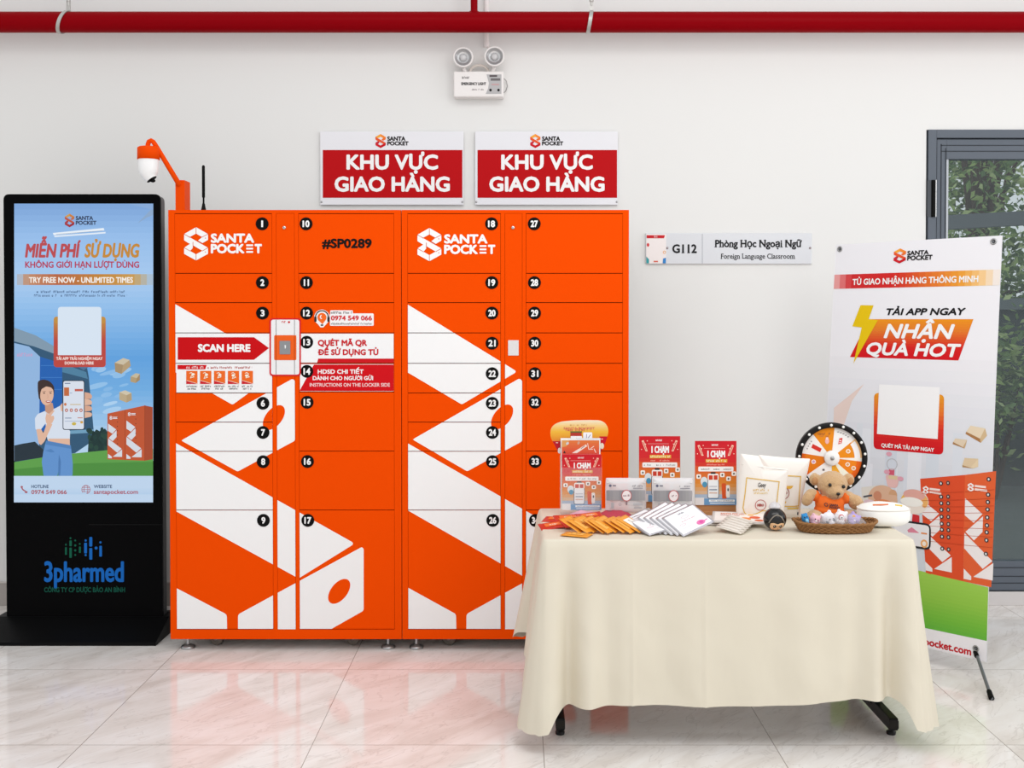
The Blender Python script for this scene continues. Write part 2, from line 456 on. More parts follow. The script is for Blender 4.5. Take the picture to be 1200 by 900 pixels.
gp = MB(); gp.box((gl0, DY + .005, gzb), (dr, DY + .011, gzt), gm); gp.build('glass_pane', dob)
hi = MB(); hp = P(1091, 235, DY)
hi.tube([(hp.x, DY - .03, P(1091, 212, DY).z), (hp.x, DY - .03, P(1091, 255, DY).z)], .011, BLACK, 12); hi.box((hp.x - .03, DY - .031, P(1091, 255, DY).z), (hp.x, DY - .02, P(1091, 212, DY).z), mat('hinge_grey', '#43474d', .4, .4), .001)
hi.tube([(hp.x + .012, DY - .033, P(1091, 212, DY).z), (hp.x + .012, DY - .033, P(1091, 255, DY).z)], .004, CHROME, 8)
hi.build('hinge', dob)

# ---- the yard beyond the door
yd = MB(); yd.add([(1.0, 5.9, -.02), (14, 5.9, -.02), (14, 24, -.02), (1.0, 24, -.02)], [(0, 1, 2, 3)], mat('yard_paving', '#5d6563', .8, .1, bump=(8, .3, .02)))
tag(yd.build('yard_ground'), kind='structure')
yw = MB(); yw.box((3.2, 9.6, -.02), (12, 9.8, 1.55), mat('yard_wall_render', '#4c5655', .8, .1, bump=(6, .4, .03)))
yw.box((3.1, 9.55, 1.55), (12, 9.85, 1.65), mat('yard_coping', '#7b8486', .8, .1))
tag(yw.build('wall_yard'), kind='structure')
barkm = mat('bark', '#5b4a3c', .9, .1)
leafms = [mat('leaf_' + h, '#' + h, .6, .25) for h in ('7d9a58', 'a3b970', '5c7845', 'b9c98c', '6f8c52')]
def tree(x, y, h, cr, label, nleaf, seed):
    rnd = random.Random(seed)
    t = thing('leafy_tree', label, 'tree', (x, y, 0), 'trees beyond the glass door')
    b = MB(); b.tube([(x, y, 0), (x + .05, y, h * .35), (x - .03, y + .05, h * .7)], [.12, .09, .05], barkm, 8)
    br = []
    for k in range(9):
        a = rnd.uniform(0, 6.28); e = Vector((x + cr * .8 * math.cos(a), y + cr * .8 * math.sin(a), h * rnd.uniform(.38, .98)))
        b.tube([(x, y, h * rnd.uniform(.2, .6)), (x + (e.x - x) * .5, y + (e.y - y) * .5, e.z - .1), e], [.04, .025, .008], barkm, 6); br.append(e)
    b.build('trunk', t)
    f = MB()
    for k in range(nleaf):
        e = rnd.choice(br); c = e + Vector((rnd.gauss(0, .3), rnd.gauss(0, .3), rnd.gauss(-.05, .4)))
        d = Vector((rnd.uniform(-1, 1), rnd.uniform(-1, 1), rnd.uniform(-.8, .3))).normalized(); L_ = rnd.uniform(.07, .15)
        q = d.orthogonal().normalized(); q.rotate(Matrix.Rotation(rnd.uniform(0, 6.28), 3, d)); q *= L_ * .22; nn = d.cross(q).normalized() * L_ * .06
        f.add([c, c + d * L_ * .4 + q + nn, c + d * L_, c + d * L_ * .4 - q + nn], [(0, 1, 2, 3)], rnd.choice(leafms))
    f.build('foliage', t)
tree(4.95, 11.6, 4.6, .8, 'leafy green tree straight behind the middle of the glass door', 5200, 1)
tree(7.3, 11.6, 4.6, .8, 'leafy green tree further along the yard wall, beside the door edge', 2400, 2)
tree(6.6, 15.2, 6.0, 1.5, 'taller leafy tree standing behind the two nearer yard trees', 6500, 3)
def shrub(x, y, h, rad, label, n, seed):
    rnd = random.Random(seed); t = thing('leafy_shrub', label, 'shrub', (x, y, -.02)); b = MB(); f = MB()
    for k in range(7):
        a = rnd.uniform(0, 6.28); e = Vector((x + rad * .5 * math.cos(a), y + rad * .4 * math.sin(a), h * rnd.uniform(.5, .9))); b.tube([(x, y, -.02), (x + (e.x - x) * .4, y + (e.y - y) * .4, h * .3), e], [.02, .014, .006], barkm, 6)
        for q in range(n // 7):
            c = e + Vector((rnd.gauss(0, rad * .32), rnd.gauss(0, rad * .25), rnd.gauss(0, h * .17))); d = Vector((rnd.uniform(-1, 1), rnd.uniform(-1, .4), rnd.uniform(-.5, .6))).normalized(); L_ = rnd.uniform(.06, .12)
            o = d.orthogonal().normalized(); o.rotate(Matrix.Rotation(rnd.uniform(0, 6.28), 3, d)); o *= L_ * .2
            f.add([c, c + d * L_ * .45 + o, c + d * L_, c + d * L_ * .45 - o], [(0, 1, 2, 3)], rnd.choice(leafms))
    b.build('stem', t); f.build('foliage', t)
shrub(3.95, 8.9, 1.25, .42, 'low leafy shrub in front of the yard wall beyond the glass door', 1300, 11)
pa = MB(); pm_ = mat('grey_canopy_beam', '#767c80', .6, .3)
b0, b1 = P(1100, 262, 7.4), P(1215, 249, 7.4)
pa.prism([b0 + Vector((-1, 0, -.10)), b1 + Vector((1, 0, -.02)), b1 + Vector((1, 0, .07)), b0 + Vector((-1, 0, -.0))], (0, .1, 0), pm_)
t = thing('canopy_beam', 'grey horizontal canopy beam crossing the trees outside the glass door', 'beam', (b0.x, 7.45, 0))
pa.build('rail', t)
pp = MB(); pp.box((b1.x + .6, 7.4, -.02), (b1.x + .7, 7.5, b1.z), pm_); pp.box((b0.x - .95, 7.4, -.02), (b0.x - .85, 7.5, b0.z - .05), pm_); pp.build('post', t)

# ================================================================== LOCKERS
LY = 4.77
def LXc(x): return P(x, 495, LY).x
def LZ(y): return P(470, y, LY).z
def A_(*p): return [(P(x, y, LY).x, P(x, y, LY).z) for x, y in p]
rows1 = [(250.6, 320), (320.6, 354.3), (354.9, 389.8), (390.4, 425.5), (426.1, 460.2), (460.8, 494.4), (495, 528.6), (529.2, 597.4), (598, 737)]
rows2 = [(250.6, 320), (320.6, 354.3), (354.9, 389.8), (390.4, 425.5), (426.1, 459.0), (459.6, 528.4), (529, 597.4), (598, 737)]
graph = {
 0: [(roundpoly([(205.5, 356.5), (333, 430.5), (272.5, 474.3), (205, 436)], [0, 4, 2, 0]), 1),
     (roundpoly([(212.3, 516.2), (342.5, 444), (345.7, 446), (345.7, 516.4), (278.5, 552.6)], [2, 2, 2, 2, 2]), 1),
     (roundpoly([(205, 518.6), (415.8, 636.9), (350, 677.8), (205, 598.4)], [0, 5, 0, 0]), 1),
     (roundpoly([(205, 688.2), (265.8, 720), (266.2, 740), (205, 740)], [0, 3, 0, 0]), 1),
     (roundpoly([(279, 720), (424, 641), (426.2, 643), (426.2, 715.6), (383, 740), (279, 740)], [3, 2, 3, 3, 0, 0]), 1)],
 1: [(roundpoly([(477, 356.4), (606, 435.5), (541.2, 474), (477, 436)], [0, 4, 2, 0]), 1),
     (roundpoly([(483.5, 515), (608.5, 443.5), (611.9, 446), (611.9, 517), (547.5, 552.4)], [2, 2, 2, 2, 2]), 1),
     (roundpoly([(477, 519), (683, 636.9), (617, 677.6), (477, 597.6)], [0, 5, 0, 0]), 1),
     (roundpoly([(477, 688), (534.4, 719.6), (534.8, 740), (477, 740)], [0, 3, 0, 0]), 1),
     (roundpoly([(546.6, 719.6), (690, 640.5), (692, 643), (692, 715), (650, 740), (546.6, 740)], [3, 2, 3, 3, 0, 0]), 1)]}
holes = {0: [(321, 489.3), (397.5, 692.9)], 1: [(588.4, 488.5), (662.5, 692.9)]}
badge_c = {0: ((307.2, 308.9), (358.6, 361)), 1: ((576, 577.6), (626, 627.6))}
def hole_pts(cx, cy):
    o = []
    for k in range(28):
        a = 2 * PI * k / 28; x = 13 * math.cos(a); o.append((cx + x, cy + 12.6 * math.sin(a) - .57 * x))
    return o
def white_on(mb, side, x0, z0, x1, z1, Yp):
    for pts, lay in graph[side]:
        c = clip(A_(*pts), x0, z0, x1, z1)
        if len(c) > 2: mb.add([(x, Yp - .0006, z) for x, z in c], [list(range(len(c)))], WHITE_V)
    for h in holes[side]:
        c = clip(A_(*hole_pts(*h)), x0, z0, x1, z1)
        if len(c) > 2: mb.add([(x, Yp - .0011, z) for x, z in c], [list(range(len(c)))], ORANGE)
G = .0013
def badge(door, cx, cy, num):
    b = MB(); c = P(cx, cy, LY - .001)
    r = 7.5 * LY / FPX
    b.add([(c.x + r * math.cos(2 * PI * k / 32), c.y + dy, c.z + r * math.sin(2 * PI * k / 32)) for dy in (0, -.0012) for k in range(32)],
          [list(range(32, 64))] + [(k, (k + 1) % 32, 32 + (k + 1) % 32, 32 + k) for k in range(32)], BLACK)
    a = plane_art(b, LY - .0024)
    wd_ = 2.2 if num == 1 else (4.8 if num < 10 else 8.6); 
    if num in (10, 12, 13, 14, 15, 16, 17, 18, 19): wd_ = 8.2
    if num == 11: wd_ = 6.2
    a.text(str(num), cx - wd_ / 2, cx + wd_ / 2, cy - 3.5, cy + 3.5, '#f4f4f4', 1, .06)
    b.build('number_badge', door)

def sticker_scan(mb):
    a = plane_art(mb, LY - .001)
    a.rect(206.8, 391, 318.7, 425.2, '#efeff0', 1)
    a.poly([(208.3, 395.2), (297.7, 395.2), (315.3, 407.9), (297.7, 421.6), (208.3, 421.6)], '#c5050f', 2)
    a.text('SCAN HERE', 232, 293.6, 403.8, 411.9, '#ffffff', 3, .075)
def sticker_steps(mb):
    a = plane_art(mb, LY - .001)
    a.rect(206.8, 426.6, 318.9, 460, '#efeff0', 1)
    a.poly([(208, 427.7), (242.2, 427.7), (240.6, 432.8), (208, 432.8)], '#cc0d18', 2)
    a.scrib('HƯỚNG DẪN', 218.5, 238.5, 429, 431.8, '#f7d9d9', 3, .05)
    a.scrib('SỬ DỤNG SANTAPOCKET ĐƠN GIẢN', 243.5, 295.5, 429.6, 432, '#b4453f', 3, .03)
    for i in range(5):
        x = 218.3 + 16.25 * i
        a.rect(x, 434.6, x + 13.2, 450, '#ea6a25', 2)
        a.poly([(x, 446.5), (x + 2, 446), (x + 9, 448.6), (x + 13.2, 450), (x, 450)], '#c9202a', 3)
        a.line([(x + 1, 446), (x + 8, 448), (x + 13, 449.6)], .5, '#f6e6d6', 4)
        s = [(0, 0), (2.2, -1), (4.5, 1), (3.2, 3), (5.6, 5), (1, 6.4), (2.5, 3.2)]
        a.line([(x + 3.5 + ((i * 3 + 2) % 4) * .3 + p * .9, 437.4 + q * (.85 + .1 * (i % 2))) for p, q in s], .8, '#f7e4cf', 4)
        a.ell(x + 8.2 - i * .6, 438.6 + i * .4, 2.0, 1.4, '#fbeedd', 4, n=12)
        for k, tx in enumerate((('Quét mã QR', 'trên tủ'), ('Chọn dịch vụ', 'gửi hàng'), ('Nhập thông tin', 'người nhận'), ('Bỏ hàng vào tủ', 'đóng cửa'), ('Thanh toán và', 'hoàn tất'))[i]):
            a.scrib(tx, x + (1.6 if k else .4), x + (11.4 if k else 12.8), 451.7 + 2.9 * k, 453.6 + 2.9 * k, '#4a4a4a', 3, .02, res=2)
def sticker_qr(mb):
    a = plane_art(mb, LY - .001)
    a.rect(351.6, 391, 461.3, 424.9, '#efeff0', 1)
    a.poly([(373, 420.2), (461.3, 420.2), (461.3, 425), (371.6, 425)], '#c9121c', 2)
    a.text('QUÉT MÃ QR', 372.5, 430.2, 398.6, 405, '#c9202a', 3, .06)
    a.text('ĐỂ SỬ DỤNG TỦ', 372.5, 443.5, 409.6, 415.8, '#c9202a', 3, .06)
def sticker_hdsd(mb):
    a = plane_art(mb, LY - .001)
    a.rect(351.6, 426.7, 461.3, 458.6, '#efeff0', 1)
    a.poly([(368, 427.2), (461.3, 427.2), (461.3, 458.2), (351.6, 458.2), (351.6, 457)], '#cb0a16', 2)
    a.text('HDSD CHI TIẾT', 372.3, 426.2, 433.2, 437.8, '#fbeaea', 3, .06)
    a.text('DÀNH CHO NGƯỜI GỬI', 366.5, 437.3, 441, 445.3, '#fbeaea', 3, .06)
    a.text('INSTRUCTIONS ON THE LOCKER SIDE', 363, 457, 449, 452.9, '#f3c9c9', 3, .04)
def sticker_hotline(mb):
    a = plane_art(mb, LY - .001)
    a.rrect(387, 363.6, 413.5, 370, 1.2, '#f0eeee', 1); a.rrect(386.6, 367.3, 438, 381.8, 1.6, '#f0eeee', 1)
    a.ell(377.3, 372, 9, 9.2, '#f0eeee', 1); a.poly([(371, 378), (384, 378), (379, 383.6), (375.6, 383.6)], '#f0eeee', 1)
    a.ring(377.3, 371.6, 8.1, 1.3, '#2c2a2b', 2, 24, PI, 2 * PI); a.rrect(368.4, 371, 371, 377.2, 1, '#2c2a2b', 2); a.rrect(383.6, 371, 386.2, 377.2, 1, '#2c2a2b', 2)
    a.ell(377.3, 372, 5.3, 5.4, '#ee6a24', 2); a.poly([(373.4, 375.6), (381.2, 375.6), (378, 380)], '#ee6a24', 2)
    a.ring(377.6, 371.4, 2.7, 1.1, '#ffffff', 3, 12, PI * .55, PI * 1.4); a.ell(377.4, 381, 1.8, .9, '#2c2a2b', 3, n=10)
    a.scrib('HOTLINE CSKH', 387.9, 412.6, 365.1, 367.7, '#6a6668', 3, .01)
    a.text('0974 549 066', 387.9, 436, 370.1, 375.3, '#d2343a', 3, .05)
    a.scrib('(KHÁCH HÀNG, NGƯỜI GIAO HÀNG)', 387.9, 436, 378.3, 380.4, '#7a7678', 3, .01)

def locker(side):
    xs = ({'o': (198.5, 470.2), 'c1': (206.2, 319.2), 'c': (324.7, 345.6), 'c2': (350.7, 461.8)},
          {'o': (471.0, 736.6), 'c1': (478.2, 586.5), 'c': (591.9, 611.8), 'c2': (616.6, 729.2)})[side]
    X0, X1 = LXc(xs['o'][0]), LXc(xs['o'][1]); z0, z1 = LZ(749), LZ(246); back = 5.42
    lab = ('orange parcel locker bank with the SCAN HERE arrow sticker, beside the black screen',
           'orange parcel locker bank with doors 18 to 34, partly behind the draped table')[side]
    t = thing('parcel_locker', lab, 'locker', ((X0 + X1) / 2, (LY + back) / 2, 0), 'orange parcel lockers against the wall')
    b = MB()
    b.box((X0, LY + .013, z0), (X1, back, z1), mat('locker_side_panel', '#c9c6c4', .5, .2))
    b.box((X0 + .01, LY + .0125, z0 + .02), (X1 - .01, LY + .0135, z1 - .01), GAPM)
    body = b.build('body', t)
    zt_, zb = LZ(250.2), LZ(737.4)
    f = MB()
    def strip(xa, xb, za, zb_): f.box((xa, LY, za), (xb, LY + .014, zb_), ORANGE)
    cX = {k: (LXc(v[0]), LXc(v[1])) for k, v in xs.items()}
    strip(X0, cX['c1'][0] - G, z0, z1); strip(cX['c2'][1] + G, X1, z0, z1)
    strip(cX['c1'][0] - G, cX['c2'][1] + G, zt_ + G, z1); strip(cX['c1'][0] - G, cX['c2'][1] + G, z0, zb - G)
    strip(cX['c1'][1] + G, cX['c'][0] - G, zb - G, zt_ + G); strip(cX['c'][1] + G, cX['c2'][0] - G, zb - G, zt_ + G)
    f.build('front_frame', t)
    num = 1 if side == 0 else 18
    for col, rows in (('c1', rows1), ('c2', rows2)):
        for i, (ya, yb) in enumerate(rows):
            d = MB(); xa, xb = cX[col]; za, zb2 = LZ(yb), LZ(ya)
            d.box((xa, LY, za + G * .4), (xb, LY + .0125, zb2 - G * .4), ORANGE)
            white_on(d, side, xa, za + G * .4, xb, zb2 - G * .4, LY)
            A = plane_art(d, LY - .001); lb = None
            if num in (1, 18):
                ox = 0 if num == 1 else 273.4; oy = 0 if num == 1 else .9
                A.logo(215.8 + ox, 266.2 + oy, 28.0, 39, ['#f6f3f2'], 1, '#d2501f', .6)
                A.text('SANTA', 247.0 + ox, 298 + ox, 274.4 + oy, 283.8 + oy, '#f8f6f5', 1, .075)
                A.text('POCK', 247.0 + ox, 286.6 + ox, 286.6 + oy, 296.2 + oy, '#f8f6f5', 1, .075)
                for k in range(3): A.rrect(288.6 + ox, 286.4 + 3.9 * k + oy, 296.6 + ox, 288.5 + 3.9 * k + oy, .5, '#f8f6f5', 1)
                A.text('T', 298.4 + ox, 307 + ox, 286.6 + oy, 296.2 + oy, '#f8f6f5', 1, .075)
                lb = 'door with the white hexagon logo'
            if num == 10: A.text('#SP0289', 377.3, 435.6, 280.3, 290.2, '#150d0b', 1, .06); lb = 'door lettered SP0289'
            if num == 4: sticker_scan(d); lb = 'door with the red arrow sticker'
            if num == 5: sticker_steps(d); lb = 'door with the five step guide'
            if num == 12: sticker_hotline(d); lb = 'door with the hotline sticker'
            if num == 13: sticker_qr(d); lb = 'door with red lettering on white'
            if num == 14: sticker_hdsd(d); lb = 'door with the red instruction sticker'
            do = d.build('compartment_door', t, lb)
            if num not in (4, 5):
                bx = badge_c[side][0 if col == 'c1' else 1]
                yy = {0: 262.3, 1: 331.2, 2: 366.9}.get(i, ya + 11.8)
                if num == 13: yy = 401
                if num == 14: yy = 435.2
                badge(do, bx[0] + (bx[1] - bx[0]) * (yy - 250) / 400, yy, num)
            num += 1
    c = MB(); xa, xb = cX['c']
    c.box((xa, LY, zb), (xb, LY + .0125, zt_), ORANGE)
    white_on(c, side, xa, zb, xb, zt_, LY)
    co = c.build('centre_panel', t)
    lx = 333.2 if side == 0 else 601.2
    k = MB(); q = P(lx, 266.8, LY)
    k.lathe([(.0075, 0), (.0075, .004), (.006, .006), (0.0001, .006)], CHROME, 20, Matrix.Translation((q.x, LY, q.z)) @ Matrix.Rotation(PI / 2, 4, 'X'))
    k.box((q.x - .001, LY - .0064, q.z - .003), (q.x + .001, LY - .0058, q.z + .003), BLACK)
    k.build('key_lock', co)
    if side == 1:
        s = MB(); p0, p1 = P(595.4, 416.6, LY), P(607.8, 398.7, LY)
        s.box((p0.x, LY - .003, p0.z), (p1.x, LY, p1.z), mat('white_plate', '#dcdada', .35, .4), .0008)
        s.build('white_cover_plate', co)
    else:
        s = MB(); a = plane_art(s, LY - .0032)
        a.rrect(316, 373, 352.6, 440.6, 4, '#d3222c', 1); a.rrect(317.7, 374.6, 350.8, 438.9, 3, '#e9e9ea', 2)
        for xx in (323.6, 345.2): a.rect(xx - .3, 374.8, xx + .3, 438.6, '#6b6766', 3)
        a.rrect(321.4, 392.8, 347.4, 422, 1.6, '#ea5f1e', 4)
        for xx in (323.6, 345.2): a.rect(xx - .25, 393, xx + .25, 421.8, '#8a3412', 5)
        a.scrib('QUÉT', 328.5, 336, 376.2, 378.4, '#d3222c', 4, .08); a.ell(338.8, 377.5, 1.4, 1.2, '#d3222c', 4, n=10)
        pts = [P(x, y, LY) for x, y in roundpoly([(316, 373), (352.6, 373), (352.6, 440.6), (316, 440.6)], 4)]
        s.prism([(p.x, LY - .0033, p.z) for p in pts], (0, .003, 0), M('#d3222c'))
        so = s.build('scanner_sticker', t)
        e = MB(); p0, p1 = P(328, 415.2, LY), P(340.6, 399.4, LY)
        e.box((p0.x, LY - .008, p0.z), (p1.x, LY - .0045, p1.z), mat('brushed_grey', '#8d8f92', .4, .5, .3), .001)
        a = plane_art(e, LY - .009); a.poly([(333.4, 404.5), (335.2, 404.5), (334.8, 408.4), (333.8, 408.4)], '#eeeeee', 1)
        e.build('scanner', so)
    # feet and castors
    for fx, fy in (((220.5, 0), (455, 0), (224, 1), (451, 1)) if side == 0 else ((488, 0), (722, 0), (491, 1), (718, 1))):
        yy = 4.815 + fy * .5; X = P(fx, 760, 4.815).x; m = MB()
        T = Matrix.Translation((X, yy, 0))
        m.lathe([(.031, 0), (.032, .006), (.028, .012), (.012, .017), (.008, .02), (.007, .025), (.006, z0 + .004)], STEEL, 20, T, (True, True))
        m.build('levelling_foot', t)
    for cx_, ys in (((254, 4.86), (414, 4.86), (262, 5.3), (408, 5.3)) if side == 0 else ((526.5, 4.86), (690, 4.86), (532, 5.3), (684, 5.3))):
        X = P(cx_, 752, 4.86).x; m = MB(); r = .031
        T = Matrix.Translation((X, ys, r)) @ Matrix.Rotation(math.radians(72), 4, 'Z') @ Matrix.Rotation(PI / 2, 4, 'Y')
        m.lathe([(.006, -.012), (.022, -.011), (.027, -.01), (r, -.008), (r, .008), (.027, .01), (.022, .011), (.006, .012)], mat('castor_rubber', '#6e675f', .5, .3), 24, T, (True, True))
        m.lathe([(.0001, -.0135), (.008, -.0135), (.008, .0135), (.0001, .0135)], STEEL, 16, T)
        m.box((X - .02, ys - .012, z0 - .004), (X + .02, ys + .03, z0 + .004), STEEL)
        m.build('castor', t)
    return t
locker(0); locker(1)

# ---- camera on the locker roof, antenna
ztop = LZ(246)
pY = 4.97
pX0, pX1 = P(205.4, 230, pY).x, P(216.4, 230, pY).x; pz = P(211, 211, pY).z
t = thing('security_camera', 'orange and white dome camera on a bent arm above the locker corner', 'camera', ((pX0 + pX1) / 2, pY + .04, ztop))
m = MB(); m.box((pX0, pY, ztop), (pX1, pY + .085, pz), ORANGE_B, .002); m.build('post', t)
m = MB(); cy = 4.9
arm = [P(210.5, 217, pY + .01), P(209, 214.6, pY - .012), P(196, 193, 4.94), P(182.5, 170.5, cy), P(179.6, 166.2, cy), P(177, 164.7, cy), P(174.6, 165.8, cy), P(173.4, 169, cy), P(173.2, 174, cy)]
m.tube(arm, [.012, .012, .0115, .0108, .0108, .0108, .0108, .0108, .0108], ORANGE_B, 14); m.build('arm', t)
cc = P(174, 172, cy); r0 = 12.6 * cy / FPX
m = MB(); m.lathe([(.001, 0), (r0 * .8, 0), (r0 * .97, -.004), (r0, -.01), (r0 * 1.01, -(187 - 172) * cy / FPX), (r0 * .2, -(187 - 172) * cy / FPX)], ORANGE_B, 32, Matrix.Translation(cc)); m.build('mounting_cap', t)
m = MB(); wp = mat('camera_white', '#f4f4f4', .3, .4); u = cy / FPX
rings = [(174, 187, 11.9, 0), (173.9, 192, 11.8, 0), (173.9, 198, 11.4, 0), (174.2, 203, 10.6, .06), (175.4, 206.5, 8.6, .3), (177.2, 209.2, 7.0, .58), (178, 210.2, 6.4, .62)]
vs = []
for (x, y, r, tl) in rings:
    c = P(x, y, cy)
    for j in range(28):
        a = 2 * PI * j / 28; v = Vector((r * u * math.cos(a), r * u * math.sin(a), 0)); v.rotate(Matrix.Rotation(-tl, 3, 'Y')); vs.append(c + v)
m.add(vs, [(i * 28 + j, i * 28 + (j + 1) % 28, (i + 1) * 28 + (j + 1) % 28, (i + 1) * 28 + j) for i in range(len(rings) - 1) for j in range(28)], wp, True)
do = m.build('dome_housing', t)
m = MB(); m.add(vs[-28:], [list(range(28))], BLACK)
e = P(178, 210.2, cy); m.ell((e.x + .004, e.y, e.z - .006), (.012, .012, .008), BLACK); m.build('lens', do)
m = MB(); q = P(238.6, 244, 4.95); az = lambda y: P(238.6, y, 4.95).z
m.lathe([(.0001, ztop), (.015, ztop), (.013, ztop + .008), (.006, az(239)), (.0042, az(238)), (.0042, az(232)), (.0068, az(231)), (.0068, az(195.5)), (.005, az(194)), (.0001, az(193.4))], BLACK, 20, Matrix.Translation((q.x, 4.95, 0)))
tag(m.build('antenna'), 'slim black stick antenna standing on the locker roof', 'antenna')

# ================================================================== KIOSK
KY = 5.03
kx0, kx1 = P(6, 480, KY).x, P(189.4, 480, KY).x; kzt, kzb = P(98, 227.5, KY).z, P(98, 727, KY).z
t = thing('advertising_kiosk', 'tall black floor standing screen showing a blue advert, beside the orange lockers', 'screen', ((kx0 + kx1) / 2, KY + .05, 0))
kb = mat('kiosk_black_glass', '#050506', .25, .04); kb2 = mat('kiosk_black_metal', '#0b0b0c', .4, .08)
m = MB(); ring = roundpoly([(kx0, kzb), (kx1, kzb), (kx1, kzt), (kx0, kzt)], [.012, .012, .028, .028])
m.prism([(x, KY, z) for x, z in ring], (0, .012, 0), kb)
m.prism([(kx0 + (x - kx0) * .994 + .002, KY + .012, kzb + (z - kzb) * .998) for x, z in ring], (0, .055, 0), mat('kiosk_grey_edge', '#4c4b4d', .4, .4))
zs = P(98, 615, KY).z; m.box((P(104, 615, KY).x, KY - .0006, zs), (kx1 - .003, KY + .001, zs + .0012), mat('kiosk_seam', '#1c1c1d', .5, .2))
m.build('housing', t)
m = MB(); bx0, bx1 = kx0 - .012, kx1 + .0
yf = FL(100, 757).y
prof = [(yf, 0), (yf, .016), (yf + .012, .02), (KY - .005, .082), (KY + .08, .082), (KY + .30, .03), (KY + .34, .0)]
m.prism([(bx0 - .03, y, z) for y, z in prof], (bx1 - bx0 + .06, 0, 0), kb2); m.build('base', t)
# lower lettering
m = MB(); a = plane_art(m, KY - .0006, rough=.35)
q = lambda x, y: (x / 4.5, 580 + y / 4.5)
def bar(x, y0, x1, y1, c): p0, p1 = q(x, y0), q(x1, y1); a.rrect(p0[0], p0[1], p1[0], p1[1], 1.0, c, 1)
GR, BL = '#0e5b45', '#1567bd'
for x, y0, x1, y1 in ((343, 275, 353, 316), (366, 240, 379, 270), (366, 278, 379, 332), (416, 272, 427, 306)): bar(x, y0, x1, y1, GR)
for x, y, r in ((348, 262, 5), (372, 228, 5), (397, 240, 5), (397, 266, 6), (397, 292, 6), (397, 316, 5), (421, 258, 5)): p = q(x, y); a.ell(p[0], p[1], r / 4.5, r / 4.5, GR, 1, n=12)
for x, y0, x1, y1 in ((444, 252, 459, 308), (471, 222, 487, 272), (471, 280, 487, 341), (524, 268, 538, 325)): bar(x, y0, x1, y1, BL)
for x, y, r in ((452, 240, 6), (452, 317, 6), (507, 280, 8), (530, 250, 6)): p = q(x, y); a.ell(p[0], p[1], r / 4.5, r / 4.5, BL, 1, n=12)
a.text('3pharmed', 51.8, 145.3, 658.5, 681.2, BL, 1, .035)
a.text('CÔNG TY CP DƯỢC BẢO AN BÌNH', 51.8, 146.6, 688.4, 693.8, '#0f5444', 1, .035)
m.build('printed_lettering', t)
# the lit picture
m = MB(); a = plane_art(m, KY - .001, em=True, lay=.0004)
X0, X1, Y0, Y1 = 16.6, 179.6, 238.6, 588.6
sky = [(0, '#7aa2d6'), (.12, '#93bbe8'), (.3, '#a6c9ee'), (.45, '#86b6e6'), (.6, '#5f9fdb'), (.72, '#6ea9de'), (.9, '#a9cbe9'), (1, '#b5d1ea')]
a.grad(X0, Y0, X1, 540, sky, 44, 0)
rnd = random.Random(4)
for k in range(26):
    x, y = rnd.uniform(112, 174), rnd.uniform(428, 512)
    a.ell(x, y, min(rnd.uniform(4, 14), X1 - x - .5), rnd.uniform(1.2, 3.6), mixh('#7fb3e2', '#a9cdec', rnd.random()), .3 + .02 * k, n=18, rot=-.25 if x < 165 else 0)
a.poly([(161, 262), (179.5, 243), (179.5, 252), (172, 255)], '#8aa7c9', 1); a.poly([(150, 238.8), (179.5, 238.8), (179.5, 246)], '#86a9d6', 1)
a.brand(76, 250.4, 11.2, 16, 88.8, 109.3, 113.2, 253.4, 257.7, 259, 263.2, ['#c99a52', '#c8803f', '#c06a3c', '#b9523c', '#a8383c', '#a4303a', '#9c2430'], '#33405c', 2)
a.poly([(62, 273), (121.5, 267.2), (122.5, 270), (63, 275.6)], '#e6eef6', 2); a.poly([(63.5, 276.2), (124, 271.8), (123.6, 273.6), (64, 278)], '#dfe9f4', 3); a.line([(66, 274.7), (120, 270.4)], .4, '#8d97a6', 4)
a.text('MIỄN PHÍ', 29.3, 95, 286.3, 301.2, '#b8484e', 2, .05, .18); a.text('SỬ DỤNG', 99, 163.8, 286.3, 301.2, '#c28737', 2, .05, .18)
a.text('KHÔNG GIỚI HẠN LƯỢT DÙNG', 29.5, 163.2, 306.7, 313.6, '#b23a58', 2, .04)
a.grad(20, 321.2, 179.4, 334, [(0, '#a6c4e4'), (.08, '#c08a6a'), (.3, '#b5643f'), (.62, '#c08434'), (.85, '#c79a52'), (1, '#a3c3e6')], 22, 2, False)
a.text('TRY FREE NOW - UNLIMITED TIMES', 34, 156, 325, 331.3, '#f3eee8', 3, .04)
a.scrib('Thời gian phát hành mã trải nghiệm miễn phí từ nay. Tủ gửi', 43, 147, 340.6, 343.3, '#3b5478', 2, .02, res=2); a.scrib('nhận hàng thông minh dành cho tất cả khách hàng mới', 40, 149, 345, 347.6, '#3b5478', 2, .02, res=2)
# building
a.poly([(X0 + .2, 386), (40, 394), (62, 408), (101, 425), (104, 441), (110, 506), (104, 520), (88, 531), (19, 541), (X0 + .2, 541)], '#2f5573', 1.2)
a.poly([(X0 + .2, 384), (42, 393), (62, 405), (80, 416), (62, 414), (40, 406), (X0 + .2, 400)], '#7f97ab', 1.5)
a.poly([(X0 + .2, 402), (34, 406), (47, 418), (46, 528), (40, 531), (X0 + .2, 540)], '#8fb3dc', 1.6)
a.poly([(47, 418), (73, 426), (73, 505), (46, 505)], '#1f5fae', 1.7)
for k in range(5): a.rect(48, 428 + 14 * k, 72.6, 428.7 + 14 * k, '#3f7cc4', 1.9)
for k in range(3): a.rect(53 + 7 * k, 422, 53.4 + 7 * k, 504, '#174a8e', 1.9)
a.poly([(73, 426), (101, 436), (103, 444), (73, 436)], '#4c7d9c', 1.8); a.poly([(73, 505), (110, 503), (109, 507), (73, 509)], '#6d9cba', 1.8)
